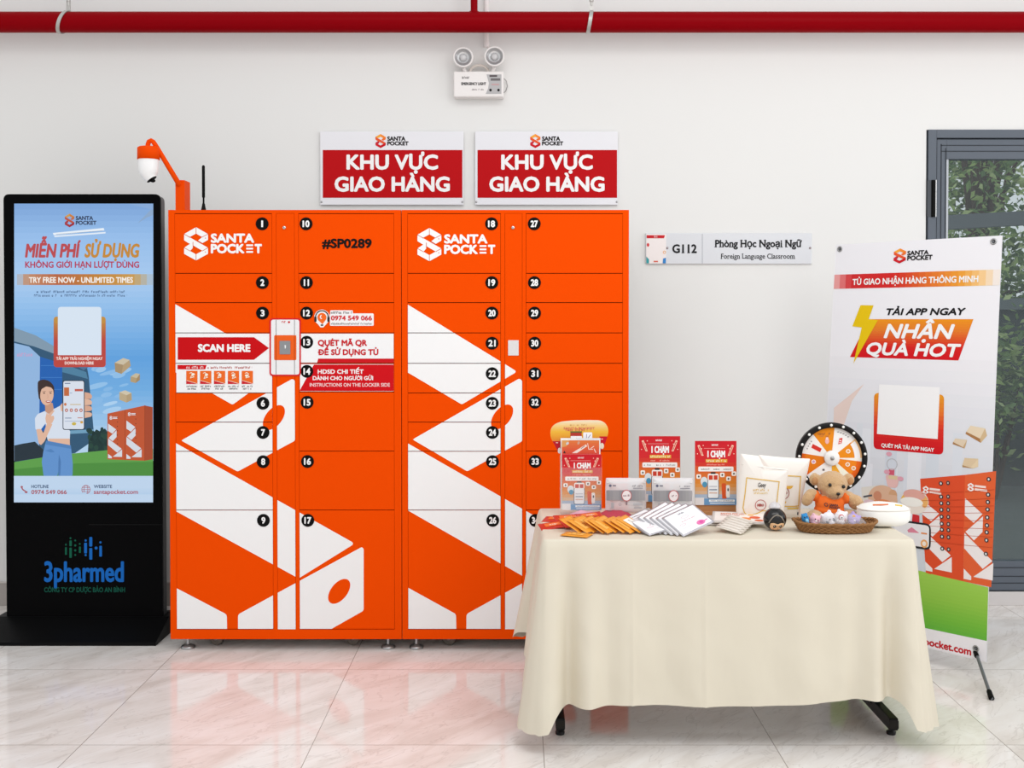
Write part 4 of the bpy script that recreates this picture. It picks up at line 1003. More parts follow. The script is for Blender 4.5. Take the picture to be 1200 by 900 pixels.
# ---------------------------------------------------------------- printed card shared by leaflets and counter cards
def promo(a, x0, y0, x1, y1, l=1):
    W, H = x1 - x0, y1 - y0
    X = lambda u: x0 + W * u
    Yy = lambda v: y0 + H * v
    a.grad(x0, y0, x1, y1, [(0, '#c6202c'), (.34, '#cf2f31'), (.42, '#d3582f'), (.66, '#dd8a35'), (.8, '#d9b08a'), (.86, '#a9b9cc'), (1, '#b9c6d8')], 18, l)
    a.text('SANTA POCKET', X(.40), X(.56), Yy(.05), Yy(.075), '#f6dedd', l + 1, .04, res=2)
    a.line([(X(.22), Yy(.115)), (X(.72), Yy(.115))], H * .006, '#e7a3a0', l + 1)
    a.text('1 CHẠM', X(.30), X(.73), Yy(.155), Yy(.25), '#fdf4f0', l + 1, .06)
    a.rect(X(.26), Yy(.285), X(.78), Yy(.335), '#e2a63c', l + 1); a.scrib('NHẬN NGÀN QUÀ', X(.28), X(.76), Yy(.295), Yy(.325), '#fbeecb', l + 2, .05, res=2)
    a.scrib('TẢI APP SỬ DỤNG NGAY', X(.28), X(.74), Yy(.36), Yy(.38), '#f0b9a8', l + 1, .03, res=2)
    for sx, s1 in ((.04, 1), (.96, -1)):
        g = lambda u, v: (X(sx + s1 * u), Yy(v))
        a.poly([g(.02, .07), g(.07, .06), g(.17, .23), g(.12, .23)], '#f3c9b0', l + 1); a.poly([g(.045, .085), g(.065, .082), g(.145, .215), g(.13, .215)], '#c9272f', l + 2)
        for u, v in ((.02, .2), (.16, .07), (.12, .12)): a.ell(*g(u, v), W * .012, W * .012, '#f8e2d2', l + 1, n=8)
    a.rrect(X(.08), Yy(.40), X(.93), Yy(.475), H * .02, '#f4efec', l + 1)
    for u0, u1, c in ((.12, .36, '#7e7a7a'), (.42, .6, '#6c6a6a'), (.66, .88, '#8a8685')): a.scrib('QUÀ TẶNG', X(u0), X(u1), Yy(.425), Yy(.452), c, l + 2, .03, res=2)
    for u, v in ((.09, .555), (.66, .53), (.81, .59), (.94, .51)):
        a.rrect(X(u) - W * .055, Yy(v) - H * .035, X(u) + W * .055, Yy(v) + H * .035, W * .03, '#f6efe8', l + 1); a.ell(X(u), Yy(v), W * .022, W * .026, '#5a4a48', l + 2, n=10)
    a.ell(X(.22), Yy(.63), W * .085, H * .07, '#d9e2e6', l + 1); a.ell(X(.235), Yy(.68), W * .06, H * .045, '#4f93b4', l + 2)
    # phone with a gift box
    a.rrect(X(.30), Yy(.60), X(.58), Yy(.90), W * .05, '#57616e', l + 2); a.rrect(X(.315), Yy(.61), X(.565), Yy(.89), W * .04, '#eef0f2', l + 3)
    a.rrect(X(.31), Yy(.51), X(.57), Yy(.62), W * .04, '#f3eeea', l + 4); a.rect(X(.335), Yy(.535), X(.545), Yy(.605), '#c8402f', l + 5); a.rect(X(.425), Yy(.535), X(.455), Yy(.605), '#f0d4c4', l + 6)
    a.rrect(X(.38), Yy(.485), X(.50), Yy(.515), W * .02, '#3a3436', l + 4)
    for k in range(3): a.rect(X(.345), Yy(.70 + .05 * k), X(.535), Yy(.72 + .05 * k), ('#c9ccd2', '#8c97a6', '#d9b7a6')[k], l + 5)
    a.poly(roundpoly([(X(.64), Yy(.66)), (X(.75), Yy(.66)), (X(.77), Yy(.90)), (X(.66), Yy(.92))], W * .04), '#d9582a', l + 2); a.rrect(X(.75), Yy(.69), X(.84), Yy(.88), W * .03, '#f2eee9', l + 3); a.ell(X(.80), Yy(.76), W * .02, H * .025, '#55555a', l + 4, n=10)
    a.rect(x0, Yy(.885), X(.22), y1, '#e9e4e2', l + 2); a.rect(X(.22), Yy(.90), x1, y1, '#6e9bc4', l + 2)
    a.rrect(X(.34), Yy(.915), X(.96), Yy(.95), W * .01, '#eef1f4', l + 3); a.rect(X(.36), Yy(.965), X(.96), Yy(.98), '#dfe6ee', l + 3)
    a.scrib('SẢN PHẨM VÀ DỊCH VỤ', X(.38), X(.92), Yy(.922), Yy(.942), '#8a94a4', l + 4, .03, res=2)

clearm = clear_mat('clear_acrylic', '#f4f6f8', .06, .08)
# ---- acrylic leaflet holder with leaflets and fan
hY = 4.14
def hp_(x, y, Y=hY): return P(x, y, Y)
zb = CZ; hx0, hx1 = P(656.6, 560, hY).x, P(705.6, 560, hY).x; hzt = P(680, 535, hY).z
t = thing('leaflet_holder', 'clear acrylic box holding upright red leaflets at the table corner by the lockers', 'leaflet holder', ((hx0 + hx1) / 2, hY + .035, zb))
m = MB(); D = .065; th_ = .003
m.box((hx0, hY, zb), (hx1, hY + th_, P(680, 548, hY).z), clearm); m.box((hx0, hY + D - th_, zb), (hx1, hY + D, hzt), clearm)
m.box((hx0, hY + th_, zb), (hx0 + th_, hY + D - th_, hzt), clearm); m.box((hx1 - th_, hY + th_, zb), (hx1, hY + D - th_, hzt), clearm); m.box((hx0 + th_, hY + th_, zb), (hx1 - th_, hY + D - th_, zb + th_), clearm)
m.build('box', t)
def leaflet(x0, y0, x1, y1, Y, label, back='#f1efec'):
    m = MB(); p0, p1 = P(x0, y1, Y), P(x1, y0, Y)
    m.box((p0.x, Y, p0.z), (p1.x, Y + .0015, p1.z), M(back, .5))
    a = plane_art(m, Y - .0003, lay=.0002); return m, a
m, a = leaflet(658.6, 532.4, 704.6, 597.6, hY + .006, ''); promo(a, 658.6, 532.4, 704.6, 597.6)
p0, p1 = P(660, 603.5, hY + .008), P(703, 597.6, hY + .008)
tag(m.build('promotional_leaflet'), 'front red promotional leaflet with white lettering inside the clear acrylic holder', 'leaflet')
m, a = leaflet(658, 515.6, 702.6, 597, hY + .022, '')
a.grad(658.4, 516, 702.2, 540, [(0, '#d9773f'), (.5, '#d8583c'), (1, '#d64343')], 8, 1)
a.poly([(658.4, 516), (667.5, 516), (664, 523), (658.4, 524)], '#d99a5a', 1.5); a.ell(665, 519.6, 1.8, 1.4, '#c9cfd4', 2, rot=-.6); a.ell(678, 519, 1.3, 2, '#c99a86', 2, rot=.5)
a.poly([(670, 531), (686.8, 520.6), (688, 523), (676, 531)], '#f0dcd2', 2); a.line([(681, 525.6), (685.5, 522.4)], .8, '#8d6f6c', 2.5); a.line([(688.6, 519.6), (690, 526.5), (694.4, 526.4)], .8, '#f0d8cc', 2); a.line([(692.5, 525.4), (696, 523)], .8, '#f0d8cc', 2); a.line([(696.2, 526), (698.2, 530.2)], .9, '#f0d8cc', 2)
a.poly([(660, 531), (661.4, 528), (663, 531)], '#3a2f2f', 2)
tag(m.build('promotional_leaflet'), 'orange leaflet sticking up behind the front red leaflet in the acrylic holder', 'leaflet')
m, a = leaflet(656.9, 513.4, 703.6, 597, hY + .034, '')
a.rect(676, 513.6, 703.4, 516, '#dfe3e8', 1); a.rect(658, 513.8, 666, 515.6, '#f8f4ef', 1)
tag(m.build('promotional_leaflet'), 'pale leaflet at the back of the acrylic holder, its white edge showing', 'leaflet')
fY = hY + .044; m = MB()
out = [(644.8, 509), (645.6, 502), (650, 497), (658, 494), (672, 492.7), (690, 492.3), (703, 492.6), (709, 495.4), (712.6, 501), (713, 507), (711.4, 513), (708.4, 521), (706, 527), (702, 531), (656, 532), (652.8, 527), (648.6, 519), (645.8, 514)]
out = roundpoly(out, 3)
m.prism([P(x, y, fY) for x, y in out], (0, .004, 0), M('#efe0c8', .5))
a = plane_art(m, fY - .0004, lay=.0003)
stops = [(0, '#ecdfc4'), (.14, '#ebc98a'), (.34, '#e6b13f'), (.5, '#e09a34'), (.62, '#dd8436'), (.7, '#d97a38'), (1, '#d06a34')]
for k in range(22):
    ya, yb = 492.7 + 39 * k / 22, 492.7 + 39 * (k + 1) / 22
    c = clip(out, 640, ya, 720, yb); a.poly(c, ramp(stops, (k + .5) / 22), 1)
a.poly(clip(out, 640, 517, 657.4, 540), '#b81c2c', 2); a.poly(clip(out, 702.4, 511.4, 720, 540), '#c2142b', 2)
a.ell(655.5, 528, 1.8, 3.4, '#e4dedc', 3); a.ell(705.4, 522.6, 2.3, 3.6, '#ebe1cc', 3); a.rect(651.4, 518.4, 654, 519.2, '#f0d6d2', 3); a.rect(704.4, 514, 706.6, 515, '#f0c6c6', 3)
a.scrib('TỦ GIAO NHẬN', 668, 690, 497, 499, '#c99a5a', 3, .03, res=2); a.text('SANTA POCKET', 660.4, 697, 500.6, 503, '#d97860', 3, .05, res=2); a.scrib('THÔNG MINH', 663, 692.6, 502, 505, '#c94f56', 3.4, .07, res=2)
a.rect(668.4, 506, 681.6, 514, '#b0382e', 3); a.rect(668.4, 505.4, 682, 507, '#5b6a3a', 3.4); a.rrect(668.6, 511, 682, 517, 1, '#f1eeee', 3.8); a.rrect(683.4, 506.6, 694, 517, 1.4, '#eceaf0', 3.6); a.ell(670.6, 514.4, .7, .8, '#3a3234', 4.4, n=8); a.ell(675.4, 513.8, .7, .8, '#3a3234', 4.4, n=8); a.rect(687, 508.6, 687.8, 516, '#9a8fa4', 4.4); a.line([(689.4, 513), (692, 509.5)], .7, '#7a7284', 4.4)
fan = thing('hand_fan', 'rounded orange and yellow card hand fan standing behind the leaflets', 'hand fan', (P(680, 530, fY).x, fY, CZ + .004))
m.build('fan_card', fan)
m = MB(); q = P(680, 531, fY); m.box((q.x - .012, fY + .004, CZ + .004), (q.x + .012, fY + .009, P(680, 515, fY).z), M('#f2ece4', .4), .002); m.build('handle', fan)

# ---- kraft counter cards
kraft = mat('kraft_card', '#bb8558', .75, .15)
def counter_card(x0, x1, y0, yk, yb, Y, label):
    t = thing('counter_card', label, 'display card', (P((x0 + x1) / 2, yb, Y).x, Y + .03, CZ), 'red promotional cards on kraft stands')
    p0, p1 = P(x0, yb, Y), P(x1, y0, Y)
    m = MB(); m.box((p0.x, Y, CZ), (p1.x, Y + .004, p1.z), kraft)
    m.box((p0.x, Y + .004, CZ), (p1.x, Y + .075, CZ + .004), kraft); m.prism([(p0.x + .02, Y + .075, CZ + .004), (p0.x + .02, Y + .071, CZ + .004), (p0.x + .02, Y + .004, CZ + .16), (p0.x + .02, Y + .008, CZ + .16)], (p1.x - p0.x - .04, 0, 0), kraft)
    m.box((p0.x, Y - .012, CZ), (p1.x, Y, CZ + .02), kraft, .002); m.build('kraft_stand', t)
    s = MB(); q0, q1 = P(x0, yk, Y), P(x1, y0, Y); s.box((q0.x - .001, Y - .003, q0.z), (q1.x + .001, Y, q1.z + .001), M('#c9b0a8', .5)); promo(plane_art(s, Y - .0033, lay=.0002, rough=.35), x0, y0, x1, yk); s.build('printed_card', t)
counter_card(748.9, 797, 511.2, 588, 603, 4.17, 'red promotional card on a kraft stand behind the two clear zip bags')
counter_card(814.4, 862.9, 516.8, 591.8, 604.6, 4.13, 'red promotional card on a kraft stand beside the white zip pouches')

# ---- clear zip bags with grey band
foil = clear_mat('frosted_film', '#f4f2f4', .66, .15); greyband = clear_mat('grey_film', '#8f8d92', .82, .3)
def pillow(m, pts, Y, depth, mt, n=14, top_flat=0.35):
    """puffed flat bag: outline in photo coordinates at plane Y"""
    W = [P(x, y, Y) for x, y in pts]; c = sum(W, Vector()) / len(W); k = len(W)
    for sgn in (-1, 1):
        vs = []; fs = []
        for r in range(n + 1):
            q = r / n; bul = depth * math.sqrt(max(0, 1 - q ** 2.6))
            for w_ in W:
                p_ = c + (w_ - c) * q; h = (p_.z - CZ); f = 1 if True else 1
                vs.append((p_.x, Y + sgn * bul, p_.z))
        for r in range(n):
            for j in range(k): fs.append((r * k + j, r * k + (j + 1) % k, (r + 1) * k + (j + 1) % k, (r + 1) * k + j))
        m.add(vs, fs, mt, True)
def dense(pts, n=8):
    o = []
    for i in range(len(pts)):
        a, b = pts[i], pts[(i + 1) % len(pts)]
        for k in range(n): o.append((a[0] + (b[0] - a[0]) * k / n, a[1] + (b[1] - a[1]) * k / n))
    return o
def zip_bag(x0, x1, y0, y1, Y, label, v):
    t = thing('zip_bag', label, 'bag', (P((x0 + x1) / 2, y1, Y).x, Y, CZ), 'clear zip bags with a grey band')
    W, H = x1 - x0, y1 - y0
    m = MB(); pillow(m, dense(roundpoly([(x0 + .6, y0), (x1 - .6, y0), (x1, y0 + H * .3), (x1, y1 - 1), (x0, y1 - 1), (x0, y0 + H * .3)], 1.5), 3), Y, .02, foil); m.build('film', t)
    m = MB(); a = plane_art(m, Y - .0235, lay=.0003)
    a.grad(x0 + 1.2, y0 + H * .35, x1 - 1.2, y0 + H * .64, [(0, '#8d8a8e'), (.25, '#a09da0'), (.5, '#858387'), (.8, '#9b999c'), (1, '#a8a5a8')], 12, 1, False)
    m.build('grey_band', t)
    m = MB(); a = plane_art(m, Y - .0245, lay=.0003); cx, cy = x0 + W * .52, y0 + H * .50
    a.ell(cx, cy, W * .125, H * .165, '#c26d70', 2); a.ell(cx, cy, W * .105, H * .14, '#f0e6e6', 3); a.scrib('SKIN', cx - W * .08, cx + W * .08, cy - 1.2, cy + 1.0, '#8a5a66', 4, .04, res=2)
    m.build('round_badge', t)
    m = MB(); a = plane_art(m, Y - .0245, lay=.0003)
    a.ell(x0 + W * .12, y0 + H * .22, 1.7, 1.6, '#6a6a7e', 2, n=12); a.rect(x0 + W * .18, y0 + H * .20, x0 + W * .26, y0 + H * .24, '#7d7b86', 2)
    a.scrib('FACE MASK', x0 + W * .66, x0 + W * .93, y0 + H * .20, y0 + H * .25, '#77757c', 2, .04, res=2); a.rect(x0 + W * .68, y0 + H * .28, x0 + W * .92, y0 + H * .305, '#8f8d94', 2)
    m.build('upper_print', t)
    m = MB(); a = plane_art(m, Y - .0245, lay=.0003)
    a.poly([(cx - 1, cy + H * .16), (cx + 1, cy + H * .16), (cx + .8, cy + H * .27), (cx - .8, cy + H * .27)], '#8a7a80', 2)
    a.rrect(x0 + W * .14, y0 + H * .70, x0 + W * .21, y0 + H * .86, .5, '#a9a7ab', 2); a.ring(x0 + W * .36, y0 + H * .75, 1.6, .5, '#8d8b92', 2, 12)
    a.rrect(x0 + W * .68, y0 + H * .72, x0 + W * .92, y0 + H * .78, .3, '#b5b3b7', 2); a.rect(x0 + W * .70, y0 + H * .83, x0 + W * .9, y0 + H * .86, '#a2a0a6', 2); a.rect(x0 + W * .04, y0 + H * .93, x0 + W * .26, y0 + H * .955, '#5c5a5e', 2)
    m.build('lower_print', t)
    m = MB(); a0_, b0_ = P(x0 + 1, y0 + H * .115, Y), P(x1 - 1, y0 + H * .115, Y); m.tube([a0_ + Vector((0, -.0125, 0)), b0_ + Vector((0, -.0125, 0))], .0022, clear_mat('zip_strip', '#f6f6f6', .7, .25), 8); m.build('zip_strip', t)
zip_bag(709.4, 757.2, 560, 601.5, 4.10, 'clear zip bag with a grey band, next to the acrylic leaflet holder', 0)
zip_bag(764.4, 812.4, 560, 602.5, 4.08, 'clear zip bag with a grey band, in front of a red counter card', 1)

# ---- white zip pouches with yellow print
pouchm = mat('white_fabric_pouch', '#efe9e2', .6, .2, bump=(40, .15, .004))
def pouch(pts, Y, depth, label):
    t = thing('zip_pouch', label, 'pouch', (P(905, 605, Y).x, Y, CZ), 'white pouches with yellow print')
    m = MB(); pillow(m, dense(roundpoly(pts, 1.2), 3), Y, depth, pouchm, 16); m.build('pouch_body', t)
    s = MB()
    def fr(x, y, l):
        W = [P(a, b, Y) for a, b in pts]; c = sum(W, Vector()) / len(W); p_ = P(x, y, Y); q = 0
        for i in range(len(W)):      # how far out towards the rim
            A, B = W[i] - c, W[(i + 1) % len(W)] - c; d = p_ - c; cr = A.x * B.z - A.z * B.x
            if abs(cr) < 1e-12: continue
            u, v = (d.x * B.z - d.z * B.x) / cr, (A.x * d.z - A.z * d.x) / cr
            if u >= -1e-6 and v >= -1e-6: q = max(q, u + v)
        return P(x, y, Y) + Vector((0, -depth * math.sqrt(max(0, 1 - min(q, 1) ** 2.6)) - .0015 - l, 0))
    return t, s, Art(s, fr, lay=.0003)
tB, s, a = pouch([(889, 533), (918, 536), (949.4, 537.6), (945, 560), (939, 590), (936.5, 606.5), (885, 606.5), (886, 570)], 4.09, .022, 'white pouch standing behind the front white pouch, beside the teddy bear')
def sub(pts, n=10):
    o = []
    for p_, q_ in zip(pts, pts[1:]):
        for k in range(n): o.append((p_[0] + (q_[0] - p_[0]) * k / n, p_[1] + (q_[1] - p_[1]) * k / n))
    return o + [pts[-1]]
a.line(sub([(905, 556), (924, 556.6), (936.8, 557.4), (935.6, 575), (934.6, 592), (922, 592.4), (905, 592)]), 1.1, '#deb446', 1)
a.line(sub([(922, 595), (934.2, 594.6)], 4), 2, '#dcbc62', 1); a.ring(916, 576.8, 7.4, .8, '#a8504c', 1, 24); a.text('HERO', 912, 921, 575.4, 577.8, '#a8504c', 1, .05, res=2)
a.poly([(919, 568.4), (928, 568), (926, 571), (924, 572), (920, 571.6)], '#e2b04a', 1); a.poly([(915.6, 586), (920, 586.6), (919, 589), (915.6, 588)], '#e2b04a', 1)
a.rect(933, 599.4, 934.6, 602.8, '#53525c', 1); s.build('yellow_print', tB)
tA, s, a = pouch([(868, 531.6), (889, 534.2), (895, 546.4), (924, 549.8), (921, 580), (917.4, 610.5), (890, 611.4), (862.4, 606), (864.6, 570)], 4.03, .026, 'white pouch with a yellow outlined front print, standing in front of the other pouch')
a.line(sub([(908.4, 591), (909.4, 580), (911.4, 563.4), (893, 561), (873.6, 558.8), (871.6, 578), (869.4, 594), (871, 599.5), (874, 602.4), (879, 602.6), (886, 600.4), (892, 597.2), (900, 597.6)]), 1.0, '#deb446', 1)
a.text('Geey', 886.4, 895.8, 564.4, 569.4, '#55504e', 1, .02, .2); a.scrib('THỜI TRANG TÁI CHẾ', 879, 901, 571.6, 574, '#d9b25c', 1, .04, res=2); a.scrib('TÚI VẢI XANH', 881.8, 898, 575.4, 577.6, '#dfc27c', 1, .03, res=2)
a.ring(889.6, 590.6, 6.5, .7, '#b8514c', 1, 30); a.text('HERO', 885.6, 893.4, 589.2, 592, '#a8403c', 1, .07, res=2)
s.build('yellow_print', tA)
m = MB(); q0, q1 = P(868.5, 543.6, 4.03), P(893, 546.8, 4.03)
m.tube([q0 + Vector((0, -.012, 0)), (q0 + q1) / 2 + Vector((0, -.018, 0)), q1 + Vector((0, -.022, 0)), P(922.5, 550.8, 4.03) + Vector((0, -.008, 0))], .0016, M('#e2dcd6', .5), 6); m.build('zip', tA)

# ---- prize wheel
wY = 4.24; wc = P(974, 536.4, wY); wu = wY / FPX
t = thing('prize_wheel', 'black rimmed prize wheel with orange and white segments behind the teddy bear', 'prize wheel', (wc.x, wY, CZ))
TW = Matrix.Translation(wc) @ Matrix.Rotation(PI / 2, 4, 'X')
m = MB(); R1, R0 = 41.6 * wu, 35.8 * wu
m.lathe([(R0, .004), (R0, .016), (R1 - .003, .016), (R1, .013), (R1, -.006), (R0, -.006), (R0, .004)], mat('wheel_black', '#131111', .4, .2), 72, TW); m.build('rim', t)
for k in range(17):
    ang = math.radians(-2 + 360 / 17 * k); b = MB(); c = wc + Vector((38.7 * wu * math.sin(ang), -.016, 38.7 * wu * math.cos(ang))); b.ell(c, (.0055, .003, .0055), M('#f4f1ec', .4), 12, 8); b.build('stud', t)
m = MB(); m.lathe([(.0001, .004), (R0, .004)], M('#e9e6e2', .4), 72, TW); m.lathe([(.0001, -.004), (R0 + .002, -.004), (R0 + .002, .003)], M('#d9d6d2'), 48, TW)
a = Art(m, lambda x, y, l: wc + Vector((x * wu, -.0045 - l, -y * wu)), lay=.0003, rough=.35)
bd = [5.5, 51, 97, 131.5, 180, 235, 279, 322, 365.5]; segc = ['#eeebe8', '#e58a1c', '#e88320', '#ecead9', '#eeebe8', '#e07a1c', '#eeebe8', '#e58a1c']
def sector(a0, a1, r0, r1, c, l=1):
    n = 10; f = lambda r, g: (r * math.sin(math.radians(g)), -r * math.cos(math.radians(g)))
    a.poly([f(r1, a0 + (a1 - a0) * k / n) for k in range(n + 1)] + ([f(r0, a1 - (a1 - a0) * k / n) for k in range(n + 1)] if r0 > 0 else [(0, 0)]), c, l)
for k in range(8): sector(bd[k], bd[k + 1], 0, 35.7, segc[k])
sector(51, 97, 29, 35.7, '#efc08a', 2); sector(54, 90, 27, 33.5, '#f1eeee', 2.5); sector(90, 97, 9, 35.7, '#f0ebe2', 2.5); sector(97, 131.5, 30, 35.7, '#e8651c', 2); sector(150, 178, 8, 26, '#e8a632', 2); sector(235, 279, 31, 35.7, '#e0641f', 2)
at = lambda r, g: (r * math.sin(math.radians(g)), -r * math.cos(math.radians(g)))
a.poly([(-22, -16.5), (-11.6, -11), (-13.4, -6.7), (-23.8, -12)], '#d2352b', 3)
x, y = at(29, 343); a.scrib('CHÚC MỪNG', x - 7.5, x + 7.5, y - 1.8, y + .6, '#9a5a3a', 3, .05, res=2); a.scrib('QUÀ TẶNG', x - 5.5, x + 5, y + 1, y + 3, '#b8744a', 3, .05, res=2)
x, y = at(20.5, 345); a.ell(x, y, 2.4, 3.4, '#e9b4b0', 3, n=14); a.ell(x, y - 3, 1.6, 1.6, '#f0cfc8', 3.4, n=12)
x, y = at(21.5, 28); a.poly([(x - 2.4, y + 3), (x - 1, y - 4), (x + 2.8, y - 4.6), (x + 1.6, y + 2)], '#d5443a', 3); a.rect(x - .8, y - 2, x + 1.2, y - .6, '#f4e4e0', 4); a.rect(x - 1.2, y + .6, x + .8, y + 1.6, '#f4e4e0', 4)
for g in (14, 20, 26, 32, 38): p_ = at(31.4, g); a.rect(p_[0] - 1.1, p_[1] - .5, p_[0] + 1.1, p_[1] + .5, '#8d8886', 3)
for r, g in ((21, 68), (20.4, 112), (28.6, 115), (21.5, 258)): p_ = at(r, g); a.ell(p_[0], p_[1], 2.7, 2.6, '#f3e6dc', 3, n=16); a.ell(p_[0], p_[1], 1.7, 1.6, '#d9a06a' if g < 200 else '#c99ac0', 3.4, n=12)
for g in (285, 291, 297, 303): p_ = at(30.6, g + 6); a.rect(p_[0] - .7, p_[1] - .8, p_[0] + .7, p_[1] + .8, '#a09a98', 3)
p_ = at(17, 214); a.rect(p_[0] - 1.2, p_[1] - 1.2, p_[0] + 1.4, p_[1] + 1, '#6a605e', 3)
m.build('disc', t)
m = MB(); m.lathe([(8.9 * wu, .006), (8.9 * wu, .013), (8.2 * wu, .016), (.0001, .016)], M('#ecebe9', .35), 40, TW); m.lathe([(2.4 * wu, .016), (2.3 * wu, .02), (1.2 * wu, .022), (.0001, .022)], STEEL, 20, TW); m.build('hub', t)
m = MB(); m.tube([(wc.x, wY + .02, wc.z), (wc.x, wY + .022, CZ + .01)], .010, lm, 10); m.box((wc.x - .01, wY + .004, wc.z - .012), (wc.x + .01, wY + .03, wc.z + .012), lm, .002)
m.tube([(wc.x - .085, wY - .06, CZ + .005), (wc.x, wY + .022, CZ + .02), (wc.x + .085, wY - .06, CZ + .005)], .006, STEEL, 8); m.tube([(wc.x, wY + .022, CZ + .02), (wc.x, wY + .06, CZ + .005)], .006, STEEL, 8)
m.build('stand', t)

# ---- teddy bear
def blob(parts, voxel, mt, name, parent, smooth=6, subd=0, disp=None):
    m = MB()
    for c, r, rot in parts:
        T = Matrix.Translation(c) @ (rot.to_4x4() if rot else Matrix.Identity(4)); m.ell((0, 0, 0), r, mt, 20, 14, T)
    o = m.build('tmp_form'); md = o.modifiers.new('r', 'REMESH'); md.mode = 'VOXEL'; md.voxel_size = voxel
    ms = o.modifiers.new('s', 'SMOOTH'); ms.factor = .5; ms.iterations = smooth
    bpy.context.view_layer.update()
    me = bpy.data.meshes.new_from_object(o.evaluated_get(bpy.context.evaluated_depsgraph_get()))
    bpy.data.objects.remove(o); me.name = name
    rt = parent
    while rt is not None and rt.parent is not None: rt = rt.parent
    og = ORG.get(rt, Vector())
    for v in me.vertices: v.co -= og
    me.materials.clear(); me.materials.append(mt)
    me.polygons.foreach_set('use_smooth', [True] * len(me.polygons)); me.update()
    n = bpy.data.objects.new(name, me); COL.objects.link(n); n.parent = parent
    if disp:
        sc, am = disp
        for v in me.vertices:
            q = noise.noise((v.co + og) * sc); v.co += v.normal * q * am
    return n
furm = mat('tan_plush_fur', '#d3ac7f', .95, .05, bump=(300, .9, .006), Sheen_Weight=.4)
furl = mat('pale_plush_fur', '#e0c19b', .95, .05, bump=(300, .9, .006), Sheen_Weight=.4)
bY = 4.035; u = bY / FPX
B = lambda x, y, d=0: P(x, y, bY) + Vector((0, d, 0))
t = thing('teddy_bear', 'tan teddy bear in an orange t-shirt sitting behind the wicker basket', 'teddy bear', B(973, 607))
rz = lambda a: Matrix.Rotation(a, 3, 'Y')
ears = [(B(955.6, 562, .008), (6.6 * u, .016, 7.4 * u), None), (B(995.2, 562.4, .008), (6.6 * u, .016, 7.4 * u), None)]
body = [(B(975, 567.4), (17.6 * u, .052, 15.6 * u), None), (B(975.4, 574.6, -.035), (10.4 * u, .03, 8.6 * u), None),
        (B(972, 590, .0), (15.5 * u, .044, 15 * u), None), (B(972, 602, .0), (16 * u, .05, 9 * u), None),
        (B(945.6, 583.6, -.012), (6.4 * u, .022, 9.4 * u), rz(.5)), (B(951, 579, -.005), (8 * u, .022, 6.5 * u), None),
        (B(1001.6, 588, -.012), (8.6 * u, .026, 9.2 * u), rz(-.55)), (B(993, 582, -.005), (9 * u, .024, 7 * u), rz(.5)),
        (B(951.5, 602.6, -.045), (8.6 * u, .05, 7.4 * u), None), (B(991.5, 602.6, -.045), (9 * u, .05, 7.4 * u), None)] + ears
bear = blob(body, .0032, furm, 'bear_body', t, 4, disp=(110, .0016))
blob([(B(948.4, 602.4, -.088), (6.2 * u, .012, 5.8 * u), None)], .002, furl, 'foot_pad', t, 3); blob([(B(992, 602.4, -.088), (6.4 * u, .012, 5.8 * u), None)], .002, furl, 'foot_pad', t, 3)
for ex, ey in ((954.6, 563), (996.2, 563.4)): blob([(B(ex, ey, -.006), (3.6 * u, .006, 4.4 * u), None)], .0016, mat('inner_ear_plush', '#b98a60', .95, .05), 'inner_ear', t, 3)
m = MB(); nose = mat('black_nose', '#15100e', .25, .5)
m.ell(B(976.4, 575.6, -.064), (2.4 * u, .007, 1.8 * u), nose); m.tube([B(976.2, 577, -.066), B(975.8, 580.2, -.0655)], .0012, mat('mouth_thread', '#5b3a28', .8, .1), 6)
m.build('nose', t)
for ex, ey in ((968.2, 566), (984, 568)): m = MB(); m.ell(B(ex, ey, -.049), (2.1 * u, .006, 2.1 * u), nose, 14, 10); m.build('eye', t)
shirtm = mat('orange_jersey', '#ee7430', .85, .1, bump=(90, .3, .003))
blob([(B(972, 590.4, .0), (16.8 * u, .0495, 14.2 * u), None), (B(971.6, 597, .0), (17.6 * u, .054, 7.6 * u), None), (B(955, 580.6, -.003), (5.6 * u, .0255, 6.6 * u), rz(.3)), (B(990, 582.4, -.003), (8.4 * u, .0275, 7.6 * u), rz(.55))], .0032, shirtm, 't_shirt', t, 5, disp=(50, .0014))
m = MB(); a = Art(m, lambda x, y, l: B(x, y, -.0535 + ((x - 972) / 17) ** 2 * .018 + ((y - 592) / 14) ** 2 * .012 - l), lay=.0003)
def rot_(x, y): return (x, y + (x - 972) * .1)
a2 = Art(m, lambda x, y, l: a.fr(*rot_(x, y), l), lay=.0003)
a2.ring(963.8, 589.6, 2.2, .8, '#2e3142', 1, 14); a2.text('SANTA', 967.4, 977.6, 588, 590.4, '#2e3142', 1, .06, res=2); a2.text('POCKET', 967.4, 979.6, 591, 593.2, '#2e3142', 1, .06, res=2)
m.build('shirt_print', t)

